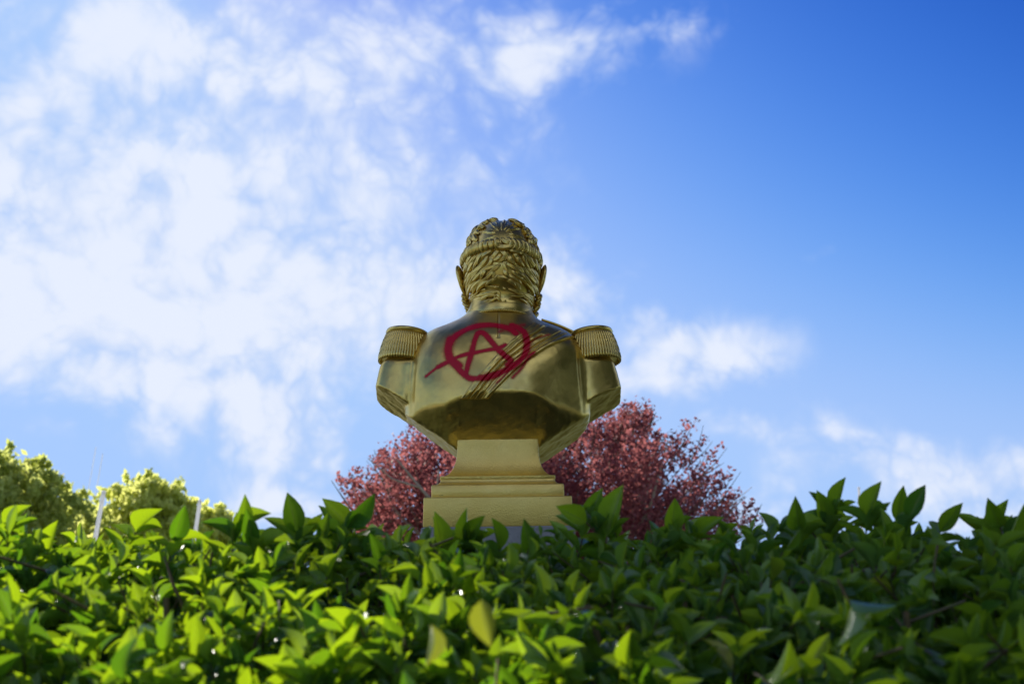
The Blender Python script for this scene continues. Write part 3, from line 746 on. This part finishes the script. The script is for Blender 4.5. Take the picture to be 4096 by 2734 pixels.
def sprig(base, g, length, nl, size=1.0, young=0.0):
    g = unit(g); r0 = unit(np.cross(g, unit(rg.normal(size=3)))); r1 = np.cross(g, r0)
    bend = rg.normal(size=3)*.12; ph0 = rg.uniform(0, 6.28); tone0 = rg.uniform(.1, .8)
    pts = [base+g*length*t_+bend*length*t_**2 for t_ in np.linspace(0, 1, 4)]
    stems.tube(pts, np.linspace(.0022, .0012, 4), 3, cap=False)
    for j in range(nl):
        t_ = .22+.78*(j/(nl-1)); p = base+g*length*t_+bend*length*t_**2
        ph_ = ph0+j*2.4; r_ = r0*math.cos(ph_)+r1*math.sin(ph_)
        open_ = R(rg.uniform(38, 68))*(1-.55*t_**3)
        a_ = unit(g*math.cos(open_)+r_*math.sin(open_)+np.array([0, 0, -.34*(1-t_)])+rg.normal(size=3)*.20)
        n_ = g*math.sin(open_)-r_*math.cos(open_)+rg.normal(size=3)*.28+np.array([0, -.25, .25]); n_ = unit(n_-a_*(n_@a_))
        L = .058*size*(1-.20*float(np.clip((base[1]-1.6)/.7, 0, 1)))*rg.choice([1, 1, 1, .7])*rg.uniform(.68, 1.22)*(1-.25*max(0, t_-.85)/.15*rg.uniform(0, 1)); w = L*rg.uniform(.33, .48)
        if t_ > .9: w *= .85
        add_leaf(p+a_*.004, a_, n_, L, w, tone=float(np.clip(tone0+rg.normal()*.16+.12*t_*young, .02, .96)))
# top and front: shoots follow the clipped surface
cnt = 0
while cnt < 2500:
    x = rg.uniform(-1.55, 1.55); y = rg.uniform(1.36, 2.95)
    if abs(x) > .42+.36*y+.25: continue
    z = zsurf(x, y); e = .03; nrm = unit(np.array([0, -(zsurf(x, y+e)-zsurf(x, y-e))/(2*e), 1.]))
    fr = np.clip((2.25-y)/.8, 0, 1); bump = .5+.5*math.sin(x*13+3*math.sin(y*9))*math.sin(y*17+2*math.sin(x*11))
    out_ = unit(nrm*(1-.35*fr) + rg.normal(size=3)*(.42+.25*fr)+np.array([0, -.10-1.3*fr, .15-.35*fr]))
    dep = (rg.uniform(.0, .05)+.06*bump) if rg.random() < .75 else rg.uniform(.06, .2)
    ln = rg.uniform(.05, .10)
    tip = np.array([x, y, z]) - nrm*(dep+.025)
    sprig(tip-out_*ln, out_, ln, rg.integers(7, 11)); cnt += 1
for _ in range(520):      # the front face below
    x = rg.uniform(-1.1, 1.1); z = rg.uniform(.85, 1.24); y = float(np.interp(z, [.8, 1.1, 1.215], [1.30, 1.36, 1.42]))
    out_ = unit(np.array([0, -1, .25])+rg.normal(size=3)*.55); ln = rg.uniform(.05, .1); dep = rg.uniform(0, .10)
    sprig(np.array([x, y+dep, z])-out_*ln, out_, ln, rg.integers(7, 11))
for _ in range(520):      # outside the frame and down to the ground, sparser
    if rg.random() < .5: x = rg.choice([-1, 1])*rg.uniform(1.2, 2.4); y = rg.uniform(1.36, 2.9); z = zsurf(x, y)-rg.uniform(.02, .1)
    else: x = rg.uniform(-2.4, 2.4); z = rg.uniform(.05, .9); y = 1.33+rg.uniform(0, .1)
    out_ = unit(np.array([0, -.6, .7])+rg.normal(size=3)*.5); sprig(np.array([x, y, z])-out_*.09, out_, .1, 9, 1.0)
for _ in range(3200):     # leaves deep inside, toned dark to paint shade into the gaps
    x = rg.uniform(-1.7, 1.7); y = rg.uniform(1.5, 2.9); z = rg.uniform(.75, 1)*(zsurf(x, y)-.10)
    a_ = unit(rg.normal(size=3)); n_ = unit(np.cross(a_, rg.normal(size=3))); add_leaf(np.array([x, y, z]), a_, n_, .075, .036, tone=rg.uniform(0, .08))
# shoots standing above the line: (leaf base, leaf tip)
TALL = [((-.464,2.38,1.571),(-.445,2.35,1.623)),((-.429,2.33,1.548),(-.435,2.30,1.593)),((-.556,2.33,1.550),(-.535,2.30,1.600)),
((-.386,2.53,1.582),(-.401,2.50,1.651)),((-.292,2.53,1.589),(-.339,2.50,1.641)),((-.291,2.48,1.583),(-.243,2.45,1.639)),
((.128,2.53,1.589),(.157,2.50,1.653)),((.162,2.48,1.564),(.189,2.45,1.649)),((.281,2.53,1.582),(.285,2.50,1.631)),
((.575,2.53,1.619),(.592,2.50,1.663)),((.609,2.43,1.591),(.623,2.40,1.642)),((.683,2.53,1.600),(.690,2.50,1.649)),
((.659,2.38,1.570),(.685,2.35,1.626)),((.740,2.43,1.572),(.760,2.40,1.602)),((.826,2.43,1.575),(.803,2.40,1.612)),
((.841,2.48,1.586),(.854,2.45,1.614)),((.811,2.33,1.541),(.823,2.30,1.586)),((-.132,2.53,1.570),(-.137,2.50,1.612)),
((-.083,2.53,1.582),(-.089,2.50,1.616)),((-.074,2.53,1.578),(-.049,2.50,1.604)),((.026,2.43,1.538),(.018,2.40,1.583)),
((.119,2.48,1.591),(.071,2.45,1.611)),((.550,2.53,1.601),(.537,2.50,1.642)),((.495,2.48,1.586),(.487,2.45,1.623)),
((-.863,2.43,1.587),(-.826,2.40,1.621)),((-.792,2.43,1.552),(-.773,2.40,1.591)),((.330,2.53,1.573),(.367,2.50,1.599)),
((-.030,2.53,1.564),(-.038,2.50,1.600)),((-.640,2.43,1.580),(-.600,2.40,1.610))]
for (b0, t0) in TALL:
    b0, t0 = np.array(b0), np.array(t0); a_ = t0-b0; L = np.linalg.norm(a_); a_ /= L
    L = max(L, .068); b0 = t0-a_*L
    face = np.array([rg.uniform(-.7, .7), -1, .1]); n_ = unit(face-a_*(face@a_)); 
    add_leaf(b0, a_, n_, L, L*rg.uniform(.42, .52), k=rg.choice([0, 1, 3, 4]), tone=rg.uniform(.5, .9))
    g = unit(a_+np.array([0, .1, .5])); stems.tube([b0-g*.10+[0, .02, 0], b0-g*.05, b0], [.0022, .002, .0014], 4, cap=False)
    for q in range(7):
        ph_ = q*2.4+rg.uniform(0, 1); hz = np.array([math.cos(ph_), math.sin(ph_), 0]); o_ = R(rg.uniform(40, 75))
        a2 = unit(np.array([0, 0, 1.])*math.cos(o_)+hz*math.sin(o_)); n2 = unit(np.array([0, 0, 1.])*math.sin(o_)-hz*math.cos(o_)+rg.normal(size=3)*.2); n2 = unit(n2-a2*(n2@a2))
        add_leaf(b0-g*(.006+.011*q), a2, n2, .064*rg.uniform(.8, 1.15), .030)
LP, LA, LN = (np.array(leaves[q]) for q in ('p', 'a', 'n')); LL, LW, LK, LT = (np.array(leaves[q]) for q in ('L', 'w', 'k', 't'))
tipd = LP+LA*LL[:, None]; near = (np.minimum(LP[:, 1], tipd[:, 1]) < 1.27) & (np.maximum(LP[:, 2], tipd[:, 2]) > 1.05)      # the clipped front face
LP, LA, LN, LL, LW, LK, LT = (q[~near] for q in (LP, LA, LN, LL, LW, LK, LT))
LX = np.cross(LA, LN)
def leaf_world(idx):
    base = np.stack([LV[k][0] for k in range(6)])[LK[idx]]
    return (LP[idx][:, None] + base[..., 0:1]*LW[idx][:, None, None]*LX[idx][:, None] + base[..., 1:2]*LL[idx][:, None, None]*LA[idx][:, None]
            + base[..., 2:3]*LL[idx][:, None, None]*LN[idx][:, None])
ALL = leaf_world(np.arange(len(LP)))
# which leaves show largest: rays from the camera against all of them
nL = len(LP); corner = np.array([0, 2, 4, 14, 16, 24+1, 24+4, 12])
fl = LV[0][1]; strip = np.array([[2, 9, 7], [2, 7, 5], [9, 29-0, 27], [9, 27, 7]])
F0 = LV[0][1]; tri = np.vstack([F0[:, [0, 1, 2]], F0[:, [0, 2, 3]]])
coarse = [(0, 10, 27), (0, 27, 14)]     # a light outline is enough for choosing
tri = np.array([(2, 10, 27), (2, 27, 14)]); 
VV = ALL[:, [2, 15, 32, 19]].reshape(-1, 3); TT = (np.arange(nL)[:, None, None]*4+np.array([[0, 1, 2], [0, 2, 3]])[None]).reshape(-1, 3)
bvh = BVHTree.FromPolygons([tuple(v) for v in VV.tolist()], [tuple(f) for f in TT.tolist()], epsilon=0.0)
mw = cam.matrix_world; o_ = mw.translation; hits = np.zeros(nL, int)
for iy in range(0, 86):
    for ix in range(0, 256):
        vx = (ix+.5)/256*36-18; vy = -((iy+.5)/86*.34+.0)*24.03*1.0+ -.0
        vy = 12.015-24.03*(.66+.34*(iy+.5)/86)
        d = (mw.to_3x3() @ Vector((vx, vy, -50))).normalized(); r_ = bvh.ray_cast(o_, d, 6)
        if r_[2] is not None: hits[r_[2]//2] += 1
print('leaves', nL, 'largest', hits.max(), LP[hits.argmax()], LL[hits.argmax()], LW[hits.argmax()])
order = np.argsort(-hits, kind='stable'); single = order[:298]; single = single[hits[single] > 0]
rest = np.setdiff1d(np.arange(nL), single)
hedge = empty('hedge', (0, 2.1, 0))
tag(hedge, 'broad-leaved evergreen hedge across the foreground, sunlit on the left', 'hedge')
def build_rest():
    A = leaf_world(rest); n = len(rest)
    F = (np.arange(n)[:, None, None]*NVL + LV[0][1][None]).reshape(-1, 4); uv = np.tile(LV[0][2], (n, 1))
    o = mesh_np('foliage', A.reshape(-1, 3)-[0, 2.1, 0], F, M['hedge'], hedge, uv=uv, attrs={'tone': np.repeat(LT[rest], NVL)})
    o['kind'] = 'stuff'
build_rest()
lme = []
for k in range(6):
    o = mesh_np('leaf', LV[k][0], LV[k][1], M['hedge_obj'], uv=LV[k][2]); lme.append(o.data); bpy.data.objects.remove(o)
ylme = lme[1].copy(); ylme.materials.clear(); ylme.materials.append(M['yellow_leaf'])
for idx in single:
    o = bpy.data.objects.new('leaf', lme[LK[idx]]); link(o, hedge)
    mtx = Matrix.Identity(4)
    for r_ in range(3):
        mtx[r_][0] = LX[idx][r_]*LW[idx]; mtx[r_][1] = LA[idx][r_]*LL[idx]; mtx[r_][2] = LN[idx][r_]*LL[idx]; mtx[r_][3] = LP[idx][r_]
    o.matrix_parent_inverse = Matrix.Identity(4); o.matrix_basis = Matrix.Translation((0, -2.1, 0)) @ mtx
# two yellowed leaves hanging low in front
for lab, p, a_, n_, L, w in (('large yellow green leaf hanging tip down', (-.033, 1.425, 1.368), (.16, -.15, -.97), (-.25, -.95, .1), .048, .026),
                        ('narrow yellow leaf turned edge on', (-.084, 1.43, 1.345), (.0, -.1, -1), (.75, -.65, 0), .042, .020)):
    a_ = unit(np.array(a_)); n_ = np.array(n_); n_ = unit(n_-a_*(n_@a_)); x_ = np.cross(a_, n_)
    o = bpy.data.objects.new('leaf', ylme); link(o, hedge); o['label'] = lab; mtx = Matrix.Identity(4)
    for r_ in range(3): mtx[r_][0] = x_[r_]*w; mtx[r_][1] = a_[r_]*L; mtx[r_][2] = n_[r_]*L; mtx[r_][3] = p[r_]
    o.matrix_basis = Matrix.Translation((0, -2.1, 0)) @ mtx
# woody stems inside
for _ in range(90):
    x = rg.uniform(-2.2, 2.2); y = rg.uniform(1.75, 2.7); top = zsurf(x, y)-.10
    P4 = np.array([(x, y, 0), (x+rg.normal()*.05, y+rg.normal()*.05, top*.5), (x+rg.normal()*.1, y+rg.normal()*.1, top)]); stems.tube(P4, [.014, .010, .005], 5, cap=False)
    for q in range(5):
        t_ = rg.uniform(.5, .95); b0 = P4[1]+(P4[2]-P4[1])*t_; e0 = b0+np.array([rg.normal()*.12, rg.normal()*.16-.1, rg.uniform(.05, .2)]); e0[1] = max(e0[1], 1.62); e0[2] = min(e0[2], zsurf(e0[0], e0[1])-.03)
        stems.tube([b0, (b0+e0)/2+rg.normal(size=3)*.01, e0], [.004, .003, .002], 4, cap=False)
tw = mesh_poly('twigs', np.vstack(stems.V)-[0, 2.1, 0], np.vstack(stems.F), M['twig'], hedge); tw['kind'] = 'stuff'

# ------------------------------------------------------------------ trees
def leaf_cloud(name, P, size, mt, parent, rr, droop=0.0, tone=None, elong=1.6):
    n = len(P); a = rr.normal(size=(n, 3)); a[:, 2] -= droop*2; a /= np.linalg.norm(a, axis=1)[:, None]
    b = np.cross(a, rr.normal(size=(n, 3))); b /= np.linalg.norm(b, axis=1)[:, None]; c = np.cross(a, b)
    s = size*rr.uniform(.6, 1.3, n)[:, None]
    Vv = np.stack([P-a*s*elong*.5, P-b*s*.5+c*s*.12, P+a*s*elong*.5, P+b*s*.5+c*s*.12], 1).reshape(-1, 3)
    F_ = np.arange(n*4).reshape(-1, 4); tn = np.clip(rr.beta(2, 2.2, n), .02, .99) if tone is None else np.clip(tone+rr.normal(size=n)*.12, .02, .99)
    o = mesh_np(name, Vv, F_, mt, parent, smooth=False, attrs={'tone': np.repeat(tn, 4)}); o['kind'] = 'stuff'; return o
def grow(rr, base, limbs, envelope, levels, r0, spread=.5, steps=3, lf=.62, upb=.15):
    """branches as point lists; returns segments and tip points"""
    segs, tips = [], []
    def rec(p, d, L, r_, lev):
        pts = [p]; dd = d
        for k in range(steps):
            dd = unit(dd+rr.normal(size=3)*.16+np.array([0, 0, upb*.5])); pts.append(pts[-1]+dd*L/steps)
        segs.append((np.array(pts), np.linspace(r_, r_*.55, steps+1)))
        if lev == 0 or not envelope(pts[-1]):
            tips.append(np.array(pts)); return
        if lev <= 2: tips.append(np.array(pts[1:]))
        for k in range(rr.integers(3, 5)):
            j = rr.integers(1, steps+1) if k else steps
            nd = unit(dd+rr.normal(size=3)*spread+np.array([0, 0, upb])); rec(pts[j], nd, L*lf*rr.uniform(.8, 1.15), r_*.55, lev-1)
    for d, L in limbs: rec(np.array(base, float), unit(np.array(d, float)), L, r0, levels)
    return segs, tips
# the red-leaved tree behind the bust
rr = np.random.default_rng(5)
TX, TY = .28, 25.0
red = empty('plum_tree', (TX, TY, 0)); tag(red, 'broad purple-red leaved tree spreading behind the gold bust', 'tree')
C_ = np.array([0, 0, 3.7])
def prof_top(x):      # uneven outline of the crown, metres above ground at distance x from the trunk
    return np.interp(x, [-3.7, -3.45, -3.1, -2.6, -2.2, -1.7, -1.0, -.2, .8, 1.6, 2.1, 2.5, 2.9, 3.3, 3.6, 3.85], [3.8, 4.8, 5.3, 5.75, 6.1, 6.35, 6.45, 6.4, 6.45, 6.55, 6.5, 6.3, 6.1, 5.75, 5.2, 4.3])
def env(p): return p[2] < prof_top(p[0])-.15 and abs(p[1]) < 3.3
limbs = [((math.cos(a_)*k, math.sin(a_)*k, 1.0), L) for a_, k, L in [(0.1, 1.0, 2.3), (0.9, .8, 2.2), (1.7, .7, 2.2), (2.5, .9, 2.3), (3.2, 1.1, 2.4), (3.9, .9, 2.2), (4.6, .6, 2.2), (5.4, .8, 2.2), (0, .15, 2.3), (5.9, .5, 2.4), (3.1, .45, 2.3)]]
segs, tips = grow(rr, (0, 0, 1.4), limbs, env, 4, .095, .48, 3, .66, .10)
G = Geo(); G.tube([(0, 0, 0), (.02, 0, .7), (0, 0, 1.45)], [.20, .16, .14], 12)
for P4, r_ in segs[:1400]: G.tube(P4, r_, 5 if r_[0] > .02 else 3, cap=False)
for P4, r_ in [([(0, 0, 1.3), (-.6, -1.6, 2.6), (-1.15, -2.9, 3.9), (-1.40, -3.15, 4.45), (-1.75, -3.2, 4.85), (-2.12, -3.2, 5.3)], [.09, .07, .055, .045, .032, .018]),
               ([(-1.40, -3.15, 4.45), (-1.50, -3.2, 4.8), (-1.46, -3.15, 5.15)], [.036, .028, .016]), ([(-1.75, -3.2, 4.85), (-2.2, -3.2, 5.0), (-2.6, -3.1, 5.35)], [.024, .017, .008]),
               ([(0, 0, 1.3), (-.4, -1.8, 3.0), (-.85, -2.9, 4.4), (-.95, -3.1, 5.1), (-1.1, -3.1, 5.5)], [.08, .06, .045, .030, .02]),
               ([(0, 0, 1.3), (1.0, -1.8, 3.0), (1.9, -2.8, 4.6), (2.2, -3.0, 5.6)], [.08, .06, .035, .014])]: G.tube(np.array(P4)*[1, .86, 1], np.array(r_)*.75, 7, cap=False)
G.build('trunk', M['pale_bark'], red)
pts = []
for tp in tips:
    for k in range(46):
        q = rr.random()*(len(tp)-1); i0 = int(q); p = tp[i0]+(tp[min(i0+1, len(tp)-1)]-tp[i0])*(q-i0); pts.append(p+rr.normal(size=3)*.12)
G = Geo()
for k in range(620):        # spurs that fill the crown
    x = rr.uniform(-3.6, 3.75); y = rr.uniform(-2.6, 2.6); zt = prof_top(x)-.25*(y/2.6)**2*2; z = zt-rr.random()**1.6*2.2-.05
    c = np.array([x, y, z]); d = unit(c-np.array([0, 0, 2.2])); L_ = rr.uniform(.35, 1.0); d = unit(d+rr.normal(size=3)*.22); c = c+d*L_*rr.uniform(0, .45); st = c-d*L_; G.tube([st, (st+c)/2+rr.normal(size=3)*.03, c], [.014, .009, .004], 3, cap=False)
    for q in range(84): t_ = rr.random(); pts.append(st+(c-st)*(t_*1.12)+rr.normal(size=3)*(.085-.045*t_))
spur = G.build('twigs', M['bark'], red); spur['kind'] = 'stuff'
pts = np.array(pts); ok = (pts[:, 2] < prof_top(pts[:, 0])+.75) & (pts[:, 2] > 2.0); pts = pts[ok]; pts[:, 0] *= .95
print('red leaves', len(pts), 'segs', len(segs))
if len(pts) > 120000: pts = pts[rr.permutation(len(pts))[:120000]]
leaf_cloud('crown', pts, .050, M['red'], red, rr)

# willows far left
def willow(x, y, top, rad, n, seed, label, tone):
    rr = np.random.default_rng(seed); w = empty('willow_tree', (x, y, 0)); tag(w, label, 'tree', 'pale green willows beyond the lawn')
    G = Geo(); G.tube([(0, 0, 0), (.2, 0, top*.25), (0, .1, top*.45)], [.5, .4, .3], 10)
    cl = []
    for k in range(52):
        a_ = rr.uniform(0, 6.28); rad_ = rad*rr.uniform(.1, 1.08); hz = top*(.97-rr.uniform(0, 1)**1.3*.30)*(1-.13*(rad_/rad)**2)
        e0 = np.array([math.cos(a_)*rad_, math.sin(a_)*rad_, hz]); m0 = e0*.5+[0, 0, top*.28]
        G.tube([np.array([0, 0, top*.40]), m0, e0], [.10, .05, .02], 5, cap=False); cl.append((e0, rad*rr.uniform(.12, .24)))
    cl.append((np.array([.1*rad, 0, top*.95]), rad*.2)); cl.append((np.array([-.35*rad, 0, top*.92]), rad*.2))
    G.build('trunk', M['bark'], w)
    P = []; per = n//(len(cl)*60)
    tn = []
    for c, r_ in cl:
        t0 = tone+rr.uniform(-.16, .16)
        for s in range(60):
            d = unit(rr.normal(size=3)); d[2] = abs(d[2])*.8; st = c+d*r_*rr.uniform(.3, 1.25 if s % 4 else 1.9); L = rr.uniform(.4, 2.2)
            t_ = rr.random(per); sw = rr.normal(size=2)*.12
            q = st+np.stack([sw[0]*t_*L, sw[1]*t_*L, -t_*L], 1)+rr.normal(size=(per, 3))*.09; P.append(q); tn.append(np.full(per, t0))
    for k in range(150):         # loose shoots round the outline
        a_ = rr.uniform(0, 6.28); q_ = rr.uniform(0, 1)**.6*rad*1.05; st = np.array([math.cos(a_)*q_, math.sin(a_)*q_, top*.97*(1-.15*(q_/rad)**2)-rr.uniform(0, .6)])
        d = unit(np.array([math.cos(a_)*q_/rad, math.sin(a_)*q_/rad, .9])+rr.normal(size=3)*.4); L = rr.uniform(.3, 1.0); t_ = rr.random(34)[:, None]
        P.append(st+d*L*t_+rr.normal(size=(34, 3))*.07-np.array([0, 0, .35])*t_**2); tn.append(np.full(34, tone+rr.uniform(-.1, .2)))
    leaf_cloud('crown', np.vstack(P), .15, M['willow'], w, rr, .5, np.concatenate(tn), 2.0)
willow(-18.6, 50, 10.9, 3.4, 22000, 1, 'tall pale green willow at the left edge, darker than the others', .14)
willow(-17.3, 57, 9.9, 1.6, 9000, 2, 'small yellow green willow just left of the nearer white pole', .7)
willow(-14.6, 56, 11.1, 2.0, 15000, 3, 'rounded yellow green willow right of the nearer white pole', .72)
willow(-12.3, 58, 10.0, 1.2, 6000, 4, 'low thin yellow willow behind the second white pole', .8)
willow(-24.5, 52, 10.5, 3.0, 9000, 6, 'pale green willow outside the left edge of the view', .4)
# tall broad tree beyond the left edge whose shade falls on the bust and the right of the hedge
rr = np.random.default_rng(9)
hd = Vector((SUN.x, SUN.y, 0)).normalized(); perp = Vector((hd.y, -hd.x, 0))
sp = Vector((BX, BY, 0))+hd*15+perp*.30
sh = empty('shade_tree', (sp.x, sp.y, 0)); tag(sh, 'tall dense broad-leaved tree standing outside the left edge of the view', 'tree')
G = Geo(); G.tube([(0, 0, 0), (.1, 0, 3), (0, 0, 6.5)], [.35, .28, .18], 12)
cl = []
for k in range(60):
    d = unit(rr.normal(size=3)); c = np.array([d[0]*1.75, d[1]*1.75, 11.6+d[2]*3.9])*1.0; c = np.array([0, 0, 11.6])+(c-[0, 0, 11.6])*rr.uniform(.35, 1)
    G.tube([np.array([0, 0, 5+rr.uniform(0, 3)]), (c+[0, 0, 7])/2, c], [.10, .06, .02], 5, cap=False); cl.append(c)
G.build('trunk', M['bark'], sh)
P = np.vstack([c+rr.normal(size=(900, 3))*.42 for c in cl]); leaf_cloud('crown', P, .16, M['darkleaf'], sh, rr)

# unseen trees added right of the viewer so the gold mirrors something dark
def dark_mirror_tree(x, y, h_, rad, seed, label):
    rr = np.random.default_rng(seed); o = empty('dark_mirror_tree', (x, y, 0)); tag(o, label, 'tree', 'unseen dark trees added for reflections')
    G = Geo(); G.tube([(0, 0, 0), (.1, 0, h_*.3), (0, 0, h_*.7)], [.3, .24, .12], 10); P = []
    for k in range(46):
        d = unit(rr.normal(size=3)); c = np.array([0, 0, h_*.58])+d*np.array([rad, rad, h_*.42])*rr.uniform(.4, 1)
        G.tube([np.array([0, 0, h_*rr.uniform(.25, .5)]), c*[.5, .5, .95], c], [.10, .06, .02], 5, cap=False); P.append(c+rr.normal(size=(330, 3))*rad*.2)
    G.build('trunk', M['bark'], o); leaf_cloud('crown', np.vstack(P), .26, M['shaded_leaf'], o, rr)
dark_mirror_tree(8.5, -6.0, 10, 3.2, 41, 'unseen dark tree added for reflections, nearest the path')
dark_mirror_tree(8.4, 1.8, 11.5, 3.7, 42, 'unseen dark tree added for reflections, right of the viewer')
dark_mirror_tree(7, -12, 12, 3.6, 43, 'unseen dark tree added for reflections, farthest back')

# ------------------------------------------------------------------ white poles
def pole(x, y, h_, r_, lean, label, grp='thin white poles beyond the hedge'):
    o = empty('white_pole', (x, y, 0)); tag(o, label, 'pole', grp)
    G = Geo(); n = 9; z = np.linspace(0, h_, n); P = np.stack([lean*z, 0*z, z], 1); G.tube(P, np.linspace(r_*1.15, r_, n), 14, cap=False); G.build('shaft', M['pole'], o)
    G = Geo(); c = P[-1]; q = np.linspace(-PI/2, PI/2, 7); G.tube(np.stack([0*q+c[0], 0*q, c[2]+r_*1.1*np.sin(q)], 1), r_*1.05*np.cos(q)+1e-4, 12); G.build('cap', M['pole'], o)
    G = Geo(); G.tube([(0, 0, 0), (0, 0, .05), (0, 0, .06)], [r_*3, r_*3, r_*1.4], 14); G.build('foot', M['white'], o)
    o.children  # shaft, cap, foot
for x, y, h_, r_, lean, lab in [(-6.96, 22, 4.80, .034, .118, 'thick white pole leaning right in front of the willows'),
        (-6.3, 26, 5.26, .036, .10, 'short white pole tip above the hedge, right of the rounded willow'),
        (6.35, 26, 5.36, .022, .0, 'white pole tip behind the hedge on the right'),
        (-19.33, 60, 12.88, .015, .112, 'left one of the two faint thin masts left of the thick pole'),
        (-18.99, 60, 12.6, .015, .112, 'right one of the two faint thin masts left of the thick pole')]:
    pole(x, y, h_, r_, lean, lab)
